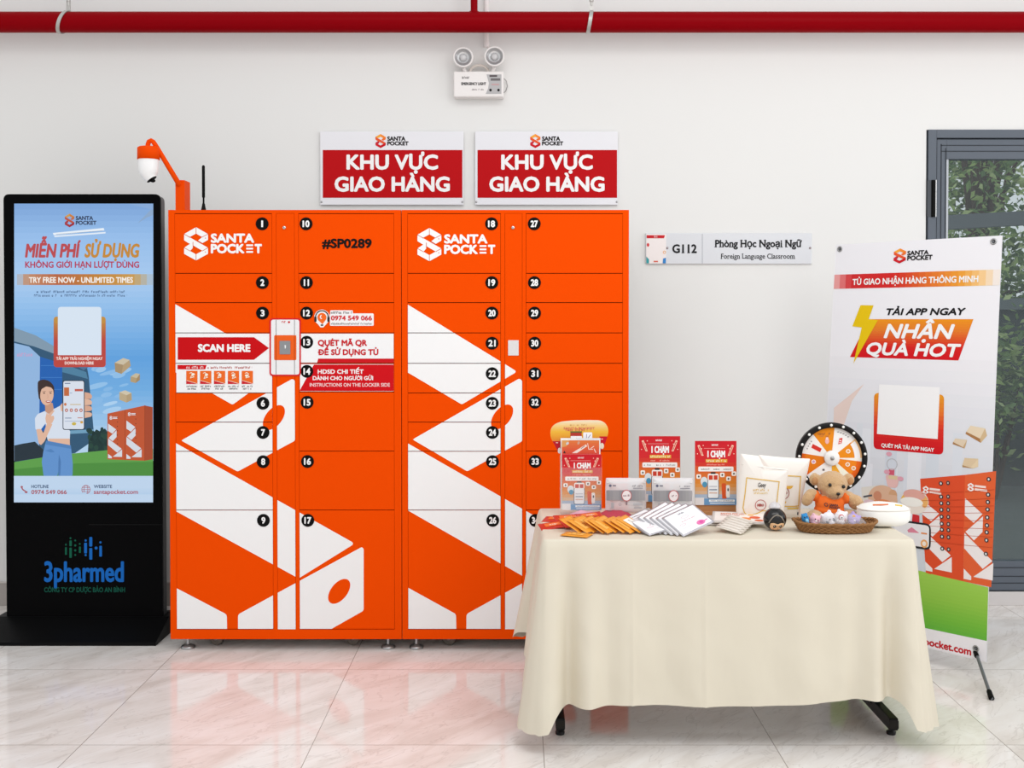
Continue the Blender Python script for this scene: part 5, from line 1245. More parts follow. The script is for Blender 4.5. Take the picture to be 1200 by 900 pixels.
# ---- basket and its toys
kY = 3.845; kc = TP(978, 621); kc = Vector((P(978, 621, kY).x, kY, CZ))
wick = mat('brown_wicker', '#946a42', .7, .2, bump=(160, .6, .004))
t = thing('wicker_basket', 'shallow oval brown wicker basket at the front of the table', 'basket', kc)
m = MB(); ax, ay, hgt = .125, .062, .032; N_, Rw = 240, 36; vs = []; fs = []
for i in range(Rw + 1):
    q = i / Rw; sc = 1 + .17 * q ** 1.1
    row = int(q * 5.999)
    for j in range(N_):
        ang = 2 * PI * j / N_
        wv = .0042 * math.sin(j * 2 * PI / N_ * 34 + row * PI) * abs(math.sin(q * 6 * PI)) ** .5
        rx, ry = ax * sc + wv, ay * sc + wv
        lift = .005 * abs(math.cos(ang)) ** 6 * q
        vs.append((kc.x + rx * math.copysign(abs(math.cos(ang)) ** .8, math.cos(ang)), kY + ry * math.copysign(abs(math.sin(ang)) ** .8, math.sin(ang)), CZ + .002 + hgt * q + lift))
for i in range(Rw):
    for j in range(N_): fs.append((i * N_ + j, i * N_ + (j + 1) % N_, (i + 1) * N_ + (j + 1) % N_, (i + 1) * N_ + j))
m.add(vs, fs, wick, True); m.add(vs[:N_], [list(range(N_))], wick)
m.build('woven_wall', t)
rim = [Vector(vs[Rw * N_ + j]) for j in range(0, N_, 2)]
m = MB()
for ph in (0, PI):
    m.tube([p_ + Vector((0, 0, .0025 * math.sin(i * .9 + ph))) + (p_ - kc).normalized() * .0025 * math.cos(i * .9 + ph) for i, p_ in enumerate(rim)], .0036, wick, 6, closed=True)
m.build('plaited_rim', t)
plush_c = clear_mat('clear_wrap', '#f6f4f8', .24, .10)
RAD_TILT = [-.25, .42, -.5, .3, .55]
def toy(x, y, Y, sx, sy, colr, face, label, accents):
    c = P(x, y, Y); q = Y / FPX
    t = thing('plush_toy', label, 'plush toy', c, 'small plush toys in the basket')
    mt = mat('plush_' + colr.lstrip('#'), colr, .9, .05, bump=(250, .5, .004))
    bod = blob([(c, (sx * q, .022, sy * q), None), (c + Vector((-sx * .62 * q, 0, sy * .86 * q)), (sx * .26 * q, .009, sx * .28 * q), None), (c + Vector((sx * .62 * q, 0, sy * .86 * q)), (sx * .26 * q, .009, sx * .28 * q), None), (c + Vector((0, -.004, -sy * .7 * q)), (sx * .72 * q, .02, sy * .6 * q), None)], .0022, mt, 'toy_body', t, 4)
    m = MB()
    for dx, dy, rx, ry, cc, dp in accents:
        e = c + Vector((dx * q, -dp, -dy * q)); m.ell(e, (rx * q, .004, ry * q), M(cc, .5), 12, 8)
    m.build('face_patch', t)
    t.rotation_euler = (0, RAD_TILT.pop(0), 0)
    return t
toy(943.6, 607.6, 3.825, 4.2, 6.0, '#3d8ec9', 0, 'small blue plush toy at the end of the wicker basket nearest the black figure', [(-1.4, -2.6, .9, 1, '#20324a', .017), (1.2, -2.6, .9, 1, '#20324a', .017), (0, 1.5, 2, 2.4, '#8cc4e4', .0205)])
toy(955, 608.6, 3.85, 6.4, 5.6, '#e8b9c4', 0, 'small pink plush toy beside the blue one in the wicker basket', [(-1.8, -.8, .7, .8, '#4a3038', .02), (1.8, -.8, .7, .8, '#4a3038', .02), (0, 1.2, 1.6, 1.2, '#f7e3e4', .021)])
toy(970.5, 607.4, 3.85, 8.0, 7.4, '#ece8ee', 0, 'white plush toy with black patches in the middle of the wicker basket', [(-3.6, 2.4, 1.9, 2.8, '#26252b', .0165), (3.6, 3.0, 1.9, 2.9, '#2b2c3a', .0165), (0, 0, 1.0, .8, '#3a3238', .022)])
toy(985.6, 605.6, 3.85, 7.4, 7.2, '#efe9ea', 0, 'white plush toy with a red ringed face in the wicker basket', [(-1.4, .2, 3.7, 3.7, '#b8433f', .0185), (-1.4, .2, 2.6, 2.6, '#f3eeee', .021), (-1.6, 0, .8, .8, '#2e2426', .0245), (3.6, 1.4, 1.1, 2.2, '#b8433f', .017), (.6, -4, 1.6, 1.2, '#332c30', .013)])
toy(1000.6, 608, 3.85, 7.4, 6.4, '#b3a0d4', 0, 'purple plush toy with a yellow patch in the wicker basket', [(-3, -2.2, 2.4, 1.9, '#e3a94e', .015), (2.4, .8, 1.5, 1.7, '#8d74b8', .0195), (-.4, 1.4, 1.4, 1.2, '#ece4f0', .021)])
m = MB(); cw = P(980, 607, 3.85); vs = []; fs = []
for i in range(13):
    for j in range(40):
        ph = PI / 2 * i / 12; ang = 2 * PI * j / 40; rr_ = math.cos(ph)
        q = Vector((.098 * rr_ * math.cos(ang), .044 * rr_ * math.sin(ang), .046 * math.sin(ph)))
        q *= 1 + .10 * noise.noise(q * 28 + Vector((3, 1, 2)))
        vs.append((cw.x + .014 + q.x, 3.85 + q.y, CZ + .018 + q.z))
for i in range(12):
    for j in range(40): fs.append((i * 40 + j, i * 40 + (j + 1) % 40, (i + 1) * 40 + (j + 1) % 40, (i + 1) * 40 + j))
m.add(vs, fs, plush_c, True); tag(m.build('clear_bag'), 'crinkled clear plastic bag over the plush toys in the basket', 'plastic bag')

# ---- white pouch lying flat behind the basket
m = MB(); wcx = P(1035, 612, 3.935); wm_ = mat('white_padded_fabric', '#f3f0ec', .7, .15, bump=(30, .2, .004)); vs = []; fs = []
for i in range(25):
    ph = -PI / 2 + PI * i / 24
    for j in range(56):
        ang = 2 * PI * j / 56
        e = lambda c, p: math.copysign(abs(c) ** p, c)
        x = .094 * e(math.cos(ph), .7) * e(math.cos(ang), .75); y = .062 * e(math.cos(ph), .7) * e(math.sin(ang), .8); z = .043 * e(math.sin(ph), .62)
        if z > 0: z *= .86 + .14 * math.cos(x * 10); z += .004 * noise.noise((x * 24, y * 24, 1))
        vs.append((wcx.x + x, 3.935 + y, CZ + .0445 + z))
for i in range(24):
    for j in range(56): fs.append((i * 56 + j, i * 56 + (j + 1) % 56, (i + 1) * 56 + (j + 1) % 56, (i + 1) * 56 + j))
m.add(vs, fs, wm_, True)
t = thing('padded_pouch', 'white padded pouch lying flat at the end of the table', 'pouch', (wcx.x, 3.935, CZ)); m.build('pouch_body', t)
m = MB(); m.tube([(wcx.x + .094 * math.copysign(abs(math.cos(2 * PI * k / 60)) ** .75, math.cos(2 * PI * k / 60)) * .985, 3.935 + .062 * math.copysign(abs(math.sin(2 * PI * k / 60)) ** .8, math.sin(2 * PI * k / 60)) * .985, CZ + .066) for k in range(60)], .0022, M('#e9e4dc', .5), 6, closed=True); m.build('seam_piping', t)
m = MB()
zz = lambda x: CZ + .0445 + .043 * .9 + .0005
m.tube([(wcx.x - .05, 3.90, CZ + .0835), (wcx.x - .02, 3.893, CZ + .0855), (wcx.x + .005, 3.899, CZ + .0852)], .003, M('#e0794a', .6), 6); m.tube([(wcx.x + .03, 3.895, CZ + .084), (wcx.x + .055, 3.897, CZ + .081)], .003, M('#e6c25a', .6), 6)
m.build('coloured_trim', t)

# ---- black round figure
fY_ = 3.86; fc = P(908, 610.6, fY_); u = fY_ / FPX
t = thing('round_figure', 'small glossy black round figure with a tan face beside the basket', 'figure', (fc.x, fY_, CZ))
gb = mat('glossy_black', '#0f0e0e', .15, .5)
m = MB(); m.ell((fc.x, fY_, CZ + .0405), (13.4 * u, .040, .0405), gb, 32, 20); m.build('shell', t)
fm = mat('tan_face', '#e2b78c', .5, .3)
def on_ball(dx, dy, l=0):
    X, Z = dx * u, -dy * u + (fc.z - CZ - .0405)
    rx, rz_ = 13.4 * u, .0405; q = 1 - (X / rx) ** 2 - (Z / rz_) ** 2
    return Vector((fc.x + X, fY_ - .040 * math.sqrt(max(q, .02)) - l, CZ + .0405 + Z))
def ball_patch(m, pts, mt, l):
    c = (sum(p_[0] for p_ in pts) / len(pts), sum(p_[1] for p_ in pts) / len(pts)); k = len(pts); vs = [on_ball(*c, l)]; fs = []
    for r in range(1, 6):
        for p_ in pts: vs.append(on_ball(c[0] + (p_[0] - c[0]) * r / 5, c[1] + (p_[1] - c[1]) * r / 5, l * (1 - .5 * (r == 5))))
    for j in range(k): fs.append((0, 1 + j, 1 + (j + 1) % k))
    for r in range(4):
        for j in range(k): a_ = 1 + r * k; fs.append((a_ + j, a_ + (j + 1) % k, a_ + k + (j + 1) % k, a_ + k + j))
    m.add(vs, fs, mt, True)
m = MB(); ball_patch(m, roundpoly([(-7.6, .6), (-4.2, .0), (.4, 1.6), (4.4, .0), (8.8, .8), (9.2, 5.6), (6, 9.2), (.4, 10.2), (-5.0, 9.2), (-7.8, 5.6)], 1), fm, .0015); face = m.build('face', t)
m = MB(); er = lambda cx, cy, rx, ry: [(cx + rx * math.cos(k * PI / 8), cy + ry * math.sin(k * PI / 8)) for k in range(16)]
for ex in (-2.8, 4.4): ball_patch(m, er(ex, 4.4, 1.8, 2.0), M('#2a1613', .3), .0025); ball_patch(m, er(ex - .5, 3.7, .6, .6), M('#f4e8e0', .3), .0035); ball_patch(m, er(ex + (.9 if ex > 0 else -.9), 7.4, 1.0, .6), M('#d98f78', .5), .0023)
ball_patch(m, er(1.2, 7.6, .9, .35), M('#8a4438', .4), .0025); m.build('features', face)
m = MB(); m.tube([on_ball(-9.8 + 1.0 * math.cos(0) * 0 + 19.6 * k / 24 - .2, 4 - 13 * math.sin(PI * k / 24) ** .6 + 0, .0015) for k in range(1, 24)], .0022, mat('pewter_band', '#8d857b', .35, .5, .5), 8); m.build('hood_band', t)
m = MB(); m.lathe([(.006, .079), (.022, .080), (.021, .088), (.014, .097), (.006, .101), (.0001, .1015)], clear_mat('clear_cap', '#e6e4ea', .5, .08), 24, Matrix.Translation((fc.x, fY_, CZ))); m.build('clear_cap', t)

# ---- sachets, packs and leaflets
def lay(name, label, cat, group, proto, places):
    kids = {proto: children(proto)}
    for c in kids[proto]: kids[c] = children(c)
    out = []
    for i, (loc, yaw, pitch, roll) in enumerate(places):
        o = proto if i == 0 else copy_tree(proto, None, kids)
        o.location = loc; o.rotation_euler = Matrix.Rotation(yaw, 3, 'Z').to_4x4().to_3x3().to_euler()
        Rm = Matrix.Rotation(yaw, 3, 'Z') @ Matrix.Rotation(pitch, 3, 'X') @ Matrix.Rotation(roll, 3, 'Y')
        o.rotation_euler = Rm.to_euler(); out.append(o)
    return out
def sachet(name, label, cat, group, L, W, T, base, seal, art=None, puff=True, edge=None):
    """flat sealed packet: length along x, width along y, lying on local z = 0"""
    t = thing(name, label, cat, (0, 0, 0), group)
    I = Matrix.Identity(4); m = MB(I); n, k = 14, 10; vs = []; fs = []
    for s in (1, 0):
        for i in range(n + 1):
            for j in range(k + 1):
                x, y = -L / 2 + L * i / n, -W / 2 + W * j / k
                q = (max(0, 1 - (2 * x / (L * .92)) ** 4) * max(0, 1 - (2 * y / (W * .96)) ** 4)) if puff else 1
                vs.append((x, y, T * .5 + (T * .5 * q + .0004) * (1 if s else -1)))
    st = (n + 1) * (k + 1)
    for s in (0, 1):
        for i in range(n):
            for j in range(k):
                a_ = s * st + i * (k + 1) + j; f = (a_, a_ + k + 1, a_ + k + 2, a_ + 1); fs.append(f if s == 0 else f[::-1])
    bd_ = [i * (k + 1) for i in range(n + 1)] + [n * (k + 1) + j for j in range(1, k + 1)] + [i * (k + 1) + k for i in range(n - 1, -1, -1)] + [j for j in range(k - 1, 0, -1)]
    for a_, b_ in zip(bd_, bd_[1:] + bd_[:1]): fs.append((a_, a_ + st, b_ + st, b_))
    m.add(vs, fs, base, True); m.build('packet', t)
    s = MB(I)
    def fr(x, y, l):
        q = (max(0, 1 - (2 * x / (L * .92)) ** 4) * max(0, 1 - (2 * y / (W * .96)) ** 4)) if puff else 1
        return Vector((x, -y, T * .5 + T * .5 * q + .0012 + l))
    a = Art(s, fr, lay=.0002); a.L, a.W = L, W
    if art: art(a); s.build('print', t)
    return t
def grid_rect(a, x0, y0, x1, y1, c, l, n=8):
    for i in range(n):
        for j in range(4):
            a.rect(x0 + (x1 - x0) * i / n, y0 + (y1 - y0) * j / 4, x0 + (x1 - x0) * (i + 1) / n, y0 + (y1 - y0) * (j + 1) / 4, c, l)
def oart(a): 
    grid_rect(a, -.028, -.02, .028, .02, '#f0b45a', 1); a.scrib('COFFEE', -.022, .022, -.008, .004, '#a85a1c', 3, .05, res=2)
osach = sachet('sachet', 'orange foil sachet in the fan of sachets along the front table edge', 'sachet', 'orange sachets fanned out at the table front', .092, .07, .005, mat('orange_foil', '#e89a2e', .35, .4), None, oart)
def rot3(yaw, pitch=0, roll=0, spin=0):
    return Matrix.Rotation(yaw, 3, 'Z') @ Matrix.Rotation(pitch, 3, 'X') @ Matrix.Rotation(roll, 3, 'Y') @ Matrix.Rotation(spin, 3, 'Z')
RAD = math.radians
pl = []
for k in range(8):
    c = TP(673 + 8.4 * k + (0, 1, -1, 1.4, 0, -1, 1, 0)[k], 623 + (0, .6, -.5, .3, .8, -.4, .2, .6)[k]); pl.append(((c.x, c.y, CZ + .0245), RAD(-36 + (0, -3, 2, 4, -2, 3, -3, 1)[k]), RAD(3), RAD(25 + (0, -2, 1, 2, -1, 1, -2, 0)[k])))
lay('', '', '', '', osach, pl)
def oart2(a): grid_rect(a, -.03, -.024, .036, .024, '#eeeae2', 1); a.scrib('COFFEE', -.02, .026, -.006, .004, '#8a7a6a', 3, .04, res=2)
t = sachet('sachet', 'orange foil sachet with a white label, last of the fan beside the white packs', 'sachet', 'orange sachets fanned out at the table front', .1, .075, .005, mat('orange_foil', '#e89a2e', .35, .4), None, oart2)
c = TP(741, 622.6); t.location = (c.x, c.y, CZ + .025); t.rotation_euler = rot3(RAD(-32), RAD(3), RAD(24)).to_euler()
t = sachet('sachet', 'orange foil sachet lying flattest, lowest at the front of the fan', 'sachet', 'orange sachets fanned out at the table front', .1, .07, .005, mat('orange_foil', '#e89a2e', .35, .4), None, oart)
c = TP(676, 627.6); t.location = (c.x, c.y, CZ + .001); t.rotation_euler = (0, 0, math.radians(-24))
def rart(a): grid_rect(a, -.03, -.016, .03, .012, '#e8743a', 1); a.scrib('TRÀ', -.012, .018, -.008, .004, '#f4dccb', 3, .05, res=2)
rs = sachet('sachet', 'red foil sachet in the loose rows behind the orange fan', 'sachet', 'red sachets behind the orange fan', .1, .06, .006, mat('red_foil', '#c8301f', .35, .4), None, rart)
pl = []
for k in range(8):
    row = k // 4; c = TP(648 + 13 * (k % 4) + 4 * row, (618 if row == 0 else 610.5)); pl.append(((c.x, c.y, CZ + .004 + .004 * (k % 4)), math.radians((14, -8, 20, -14, -20, 10, -4, 16)[k]), math.radians((12, 9, 14, 10, 10, 14, 9, 12)[k]), math.radians(-6 + 2 * (k % 3))))
lay('', '', '', '', rs, pl)
# crimson organza bag and pink one
def mound(name, label, x, y, L, W, H, hexc, seed, alpha=None):
    c = TP(x, y); m = MB(); vs = []; fs = []; n, k = 30, 18
    for i in range(n + 1):
        for j in range(k + 1):
            a_, b_ = -1 + 2 * i / n, -1 + 2 * j / k; q = max(0, 1 - abs(a_) ** 2.4) * max(0, 1 - abs(b_) ** 2.4)
            x_, y_ = a_ * L / 2 * (1 - .28 * abs(b_) ** 2), b_ * W / 2 * (1 - .35 * abs(a_) ** 2)
            z = H * q * (1 + .28 * noise.noise((x_ * 40 + seed, y_ * 40, seed))) + .002
            vs.append((c.x + x_, c.y + y_, CZ + z))
    for i in range(n):
        for j in range(k): a_ = i * (k + 1) + j; fs.append((a_, a_ + k + 1, a_ + k + 2, a_ + 1))
    m.add(vs, fs, mat(name + '_' + hexc.lstrip('#'), hexc, .6, .25, bump=(180, .5, .003)) if alpha is None else clear_mat(name + '_film', hexc, alpha, .12), True)
    return tag(m.build(name), label, 'bag')
mound('organza_bag', 'crimson organza bag lying flat between the holder and the clear bags', 720, 607.5, .158, .10, .03, '#b83f50', 1.0)
mound('organza_bag', 'pale pink organza bag at the foot of the acrylic holder', 684, 606.5, .13, .06, .024, '#dba4b4', 5.0)
mound('plastic_wrapper', 'crumpled clear wrapper lying between the two clear zip bags', 758, 606.5, .075, .06, .034, '#d9d6d2', 9.0, .62)
# white packs
def wart(a):
    grid_rect(a, -.066, -.052, .066, .052, '#f0eff2', 1)
    a.scrib('MASK', -.015, .012, -.042, -.035, '#6a6470', 3, .03); a.ring(-.002, -.016, .016, .0012, '#d9a4b0', 3, 20, ry=.007); a.scrib('SHEET MASK', -.03, .03, -.002, .002, '#c98a98', 3, .03, res=2)
    a.ring(-.036, .014, .014, .0012, '#d9a4b0', 3, 20, ry=.005); a.rect(-.05, .03, -.01, .031, '#b5b0b8', 3)
    a.ell(.028, .036, .018, .011, '#e079ad', 3); a.ell(.03, .036, .008, .006, '#d0559a', 4); a.line([(.046, .036), (.058, .034)], .004, '#e07aac', 3)
edge_m = mat('silver_foil_pack', '#b9b7bd', .3, .5, .3)
wp_ = sachet('sheet_mask_pack', 'white sheet mask pack tucked under the topmost tilted mask pack', 'mask pack', 'white mask packs fanned out mid table', .145, .115, .004, edge_m, None, wart)
def fan(proto, base, p, spin0, half, n, step, dspin, drop=.0055, lead=0):
    """packs leaning on each other: all parallel, pitched p, lowest corner on the cloth under the leading one"""
    nrm = Vector((0, -math.sin(p), math.cos(p))); up = Vector((0, math.cos(p), math.sin(p)))
    c0 = TP(*base); c0 = Vector((c0.x, c0.y, CZ + .003)) + up * half
    pl = []
    for k in range(n):
        j = k + lead
        q = c0 + Vector((-step * j, 0, 0)) - nrm * drop * j + up * (drop * j * math.cos(p) / math.sin(p) + .002)
        pl.append((q, RAD(0), p, 0, RAD(spin0) - dspin * j))
    kids = {proto: children(proto)}
    for c in kids[proto]: kids[c] = children(c)
    for i, (q, y_, pt, ro, sp) in enumerate(pl):
        o = proto if i == 0 else copy_tree(proto, None, kids)
        o.location = q; o.rotation_euler = rot3(y_, pt, ro, sp).to_euler()
fan(wp_, (810, 629), RAD(30), 33, .080, 4, .021, RAD(-1.5), lead=1)
t = sachet('sheet_mask_pack', 'white sheet mask pack lying low in the fan, next to the orange sachets', 'mask pack', 'low white mask packs beside the orange sachets', .145, .115, .004, edge_m, None, wart)
fan(t, (772, 628.4), RAD(17), 30, .078, 4, .012, RAD(-4), drop=.0062)
t = sachet('sheet_mask_pack', 'topmost white sheet mask pack with a pink oval, tilted up', 'mask pack', 'white mask packs fanned out mid table', .145, .118, .004, edge_m, None, wart)
fan(t, (810, 629), RAD(30), 33, .080, 1, 0, 0)
# wet wipe strips
ws = sachet('wipe_packet', 'narrow cream wet wipe packet in the low stack beside the top mask pack', 'wipe packet', 'cream wipe packets', .10, .034, .005, mat('cream_foil', '#d9d0c4', .4, .3), None, lambda a: grid_rect(a, -.036, -.01, .036, .01, '#e6dfd6', 1))
pl = []
for k in range(6):
    c = TP(855 + 2.6 * k, 624.5 - 1.3 * k); pl.append(((c.x, c.y, CZ + .010 + .0035 * k), RAD(-36), 0, RAD(9)))
lay('', '', '', '', ws, pl)
# flat leaflets
def fart(a):
    grid_rect(a, -.09, -.06, .09, .06, '#efe6df', 1); a.text('SANTA POCKET', -.07, .02, -.045, -.03, '#d97a5a', 3, .05); a.rect(-.07, -.02, .0, -.012, '#c9948a', 3)
    for i, (x, y, r) in enumerate(((.02, .02, .022), (.055, .0, .02), (-.02, .03, .016), (.07, .035, .016), (.04, -.03, .012))): a.ell(x, y, r, r * .8, ('#e5863a', '#e0603a', '#eba04a', '#dd6a3c', '#e8b05a')[i], 3)
def fart2(a): grid_rect(a, -.09, -.06, .09, .06, '#ece4e2', 1); a.scrib('HƯỚNG DẪN NHẬN HÀNG', -.07, .06, -.03, -.016, '#d05a4a', 3, .06); a.scrib('Quét mã và nhận quà', -.06, .05, .0, .012, '#a87a72', 3, .03)
t = sachet('flat_leaflet', 'white leaflet with orange pictures, uppermost below the white pouch', 'leaflet', None, .2, .14, .003, M('#dcd4cd', .5), None, fart, False)
c = TP(866, 613); t.location = (c.x, c.y - .01, CZ + .02); t.rotation_euler = (Matrix.Rotation(math.radians(-12), 3, 'Z') @ Matrix.Rotation(math.radians(6), 3, 'X')).to_euler()
t = sachet('flat_leaflet', 'pale leaflet with red lettering lying below the kraft counter card', 'leaflet', None, .2, .14, .003, M('#ddd6d2', .5), None, fart2, False)
c = TP(842, 612); t.location = (c.x, c.y, CZ + .006); t.rotation_euler = (Matrix.Rotation(math.radians(-6), 3, 'Z') @ Matrix.Rotation(math.radians(3), 3, 'X')).to_euler()

# ================================================================== BANNER
BTL, BTR = Vector((1.494, 5.07, 1.821)), Vector((2.019, 4.50, 1.821)); BS = Vector((-.10, -.11, -1.75))
BW, BH = (BTR - BTL).length * 1000, BS.length * 1000
bu, bv = (BTR - BTL).normalized(), BS.normalized(); bn = bv.cross(bu); bn = bn.normalized()
if bn.y > 0: bn = -bn
def U(x, y):
    d = ray(x, y); o = Vector((0, 0, CH)); k = (BTL - o).dot(bn) / d.dot(bn); p = o + d * k - BTL
    # bu and bv are nearly square to each other
    c = bu.dot(bv); a_, b_ = p.dot(bu), p.dot(bv); det = 1 - c * c
    return ((a_ - c * b_) / det * 1000, (b_ - c * a_) / det * 1000)
def bulge(x, y): return .012 * math.sin(PI * y / BH)
def bfr(x, y, l): return BTL + bu * (x / 1000) + bv * (y / 1000) + bn * (l + bulge(x, y))
t = thing('display_banner', 'tall white promotional banner on a stand in front of the glass door', 'banner', (BTL + BTR) / 2 + Vector((-.06, -.08, -1.821)))
m = MB(); bfab = mat('banner_vinyl', '#ebeaee', .4, .3); n, k = 12, 60; vs = []; fs = []
for i in range(n + 1):
    for j in range(k + 1): vs.append(bfr(BW * i / n, BH * j / k, 0))
for i in range(n):
    for j in range(k): a_ = i * (k + 1) + j; fs.append((a_, a_ + k + 1, a_ + k + 2, a_ + 1))
m.add(vs, fs, bfab, True); m.add([v - bn * .0012 for v in vs], [f[::-1] for f in fs], bfab, True)
class BArt(Art):
    def poly(s, pts, h, l=1):
        # follow the gentle curve: cut into bands
        if len(pts) < 3: return
        y0, y1 = min(p_[1] for p_ in pts), max(p_[1] for p_ in pts)
        if y1 - y0 < 45: return Art.poly(s, pts, h, l)
        k_ = int((y1 - y0) / 40) + 1
        for q in range(k_):
            c = clip(list(pts), -1e4, y0 + (y1 - y0) * q / k_, 1e4, y0 + (y1 - y0) * (q + 1) / k_)
            if len(c) > 2: Art.poly(s, c, h, l)
a = BArt(m, bfr, lay=.0006, rough=.4)
def UB(*pts): return [U(*p_) for p_ in pts]
def btext(s, xl, xr, yc, yb, c, l=3, bold=.05, shear=0.0, yr=None):
    """left/right ends in the photo at the baseline; follows the banner's own axes"""
    p0 = U(xl, yb); p1 = U(xr, yr if yr else yb); q = U(xl, yc)
    a.text(s, p0[0], p1[0], q[1], p0[1], c, l, bold, shear)
y_city = U(1070, 440)[1]; y_grass = U(1120, 690)[1]; y_white = U(1120, 740)[1]
a.grad(2, U(1070, 420)[1], BW - 2, U(1120, 700)[1], [(0, '#e9e8ec'), (.3, '#dcdee4'), (.6, '#d2d6de'), (1, '#ccd4dd')], 20, .5)
rnd = random.Random(9)
for k_ in range(16):
    x = rnd.uniform(20, BW - 90); y = rnd.uniform(U(1070, 500)[1], U(1070, 560)[1]); a.rect(x, y, x + rnd.uniform(25, 70), U(1070, 640)[1], mixh('#cdd4de', '#e2e4ea', rnd.random()), .8 + .02 * k_)
a.poly(UB((979, 478), (1014, 450), (1000, 470), (990, 500), (977, 545)), '#e3cfc7', 1)
# header bar
ya, yb = U(981, 322)[1], U(981, 338.6)[1]
for k_ in range(26):
    q0, q1 = k_ / 26, (k_ + 1) / 26; a.rect(2 + (BW - 4) * q0, ya, 2 + (BW - 4) * q1, yb, ramp([(0, '#e6b0ae'), (.12, '#cc2a2e'), (.38, '#cf2726'), (.58, '#dd6a28'), (.78, '#e79a34'), (.9, '#efc68a'), (1, '#eceaee')], (q0 + q1) / 2), 1)
btext('TỦ GIAO NHẬN HÀNG THÔNG MINH', 999.6, 1147, 327.4, 334, '#fbf3f0', 3, .04)
p0, p1 = U(1048, 291.5), U(1061.6, 308.6); a.logo(p0[0], p0[1], p1[0] - p0[0], p1[1] - p0[1], LOGOC, 2, None)
btext('SANTA', 1063.4, 1088.6, 294.4, 299.2, '#1d1a1c', 2, .07); btext('POCKET', 1063.4, 1093, 300.2, 305.2, '#1d1a1c', 2, .07)
btext('TẢI APP NGAY', 1039.6, 1132.6, 362, 369.2, '#171517', 2, .06, .2)
par = UB((1019, 374.2), (1141.6, 374.2), (1124.4, 422.6), (997.4, 418.6))
yt, yl = min(p_[1] for p_ in par), max(p_[1] for p_ in par)
for k_ in range(16):
    c = clip(par, -99, yt + (yl - yt) * k_ / 16, 9999, yt + (yl - yt) * (k_ + 1) / 16); a.poly(c, ramp([(0, '#e8921c'), (.3, '#e0782a'), (.55, '#d94a24'), (.72, '#d2201e'), (1, '#d0101e')], (k_ + .5) / 16), 1)
a.poly(UB((1009.4, 357.8), (1024.6, 358), (1019, 374.2), (1029.8, 375.4), (1001.6, 426.2), (1011, 384), (1000, 382.6)), '#e3bf10', 2.2)
btext('NHẬN', 1036.8, 1119.8, 380.6, 395.6, '#fbf6f4', 3, .06, .25); btext('QUÀ HOT', 1016.6, 1127.4, 402, 415.2, '#fbf6f4', 3, .06, .2, 416.4)
# code card (code left out)
card = UB((1026, 460.5), (1108, 462.5), (1107, 533), (1025.4, 526)); card = roundpoly(card, 22)
yt, yl = min(p_[1] for p_ in card), max(p_[1] for p_ in card)
for k_ in range(14): a.poly(clip(card, -99, yt + (yl - yt) * k_ / 14, 9999, yt + (yl - yt) * (k_ + 1) / 14), ramp([(0, '#e59a24'), (.3, '#e2752a'), (.6, '#d83026'), (1, '#cc121e')], (k_ + .5) / 14), 2)
p0, p1 = U(1032, 450.5), U(1100.6, 514.6); a.poly([(p0[0], p0[1]), (p1[0], p0[1]), (p1[0], p1[1]), (p0[0], p1[1])], '#f2f1f3', 3)
btext('QUÉT MÃ TẢI APP NGAY', 1034.6, 1096.6, 519.6, 523.6, '#fbeeee', 4, .05, 0, 526.6)
def bparcel(pts, c):
    q = UB(*pts); a.poly([q[0], q[1], q[2], q[3]], c[0], 2); a.poly([q[3], q[2], q[4], q[5]], c[1], 2); a.poly([q[0], q[3], q[5], q[6]], c[2], 2)
bparcel([(1134, 506), (1139, 498.8), (1156, 502), (1150, 514), (1158.4, 510.6), (1151, 519), (1133, 508.4)], ('#e3d2b6', '#cfb48c', '#a8794c'))
bparcel([(1118.6, 518), (1121, 513.8), (1135, 515.4), (1130, 524), (1133, 523), (1132, 525.6), (1118, 520.4)], ('#dccab0', '#c6a67c', '#a87c50'))
bparcel([(1129.4, 545), (1132, 536.6), (1148, 537.6), (1139, 548), (1148, 547), (1142, 549), (1129.4, 547.4)], ('#d8c2a0', '#e0ccaa', '#b08a60'))
# pictured lockers
q1 = UB((1080, 561), (1132.6, 556.5), (1129.6, 681), (1086, 671)); bi = pic_locker(a, q1, 2.2, c='#d9502e'); pic_bands(a, bi, .0, .85, 3.2, '#ece6e6')
q2 = UB((1132.6, 556.5), (1169, 552), (1162.6, 688), (1129.6, 681)); bi2 = pic_locker(a, q2, 2.2, c='#de6238'); pic_bands(a, bi2, .02, 1.25, 3.2, '#ece6e6')
a.poly(UB((1080, 561), (1086, 560.5), (1092, 673), (1086, 671)), '#d9502e', 2.1)
for b_, u0 in ((bi, .06), (bi2, .1)):
    x, y = b_(u0, .075); a.logo(x, y, 26, 36, ['#f3ebe8'], 4, None); a.rect(x + 30, y + 6, x + 76, y + 15, '#f0dcd4', 4); a.rect(x + 30, y + 20, x + 82, y + 29, '#f0dcd4', 4)
    for v in (.065, .2, .265, .33, .4, .47, .53, .6, .72):
        a.ell(*b_(.47 if b_ is bi else .78, v), 9, 9, '#33383c', 5, n=14); a.ell(*b_(.47 if b_ is bi else .78, v), 4, 5, '#dcdcdc', 5.5, n=10)
        if b_ is bi: a.ell(*b_(.63, v), 8, 9, '#3c3a3c', 5, n=14); a.ell(*b_(.63, v), 3.5, 4.5, '#c9b8b0', 5.5, n=10)
    for v in (.16, .235, .3, .36, .43, .5, .57, .66): a.line([b_(.02, v), b_(.98, v)], 1.6, '#b94426', 4.4)
for p_ in ((1108.5, 565), (1131, 565)): pass
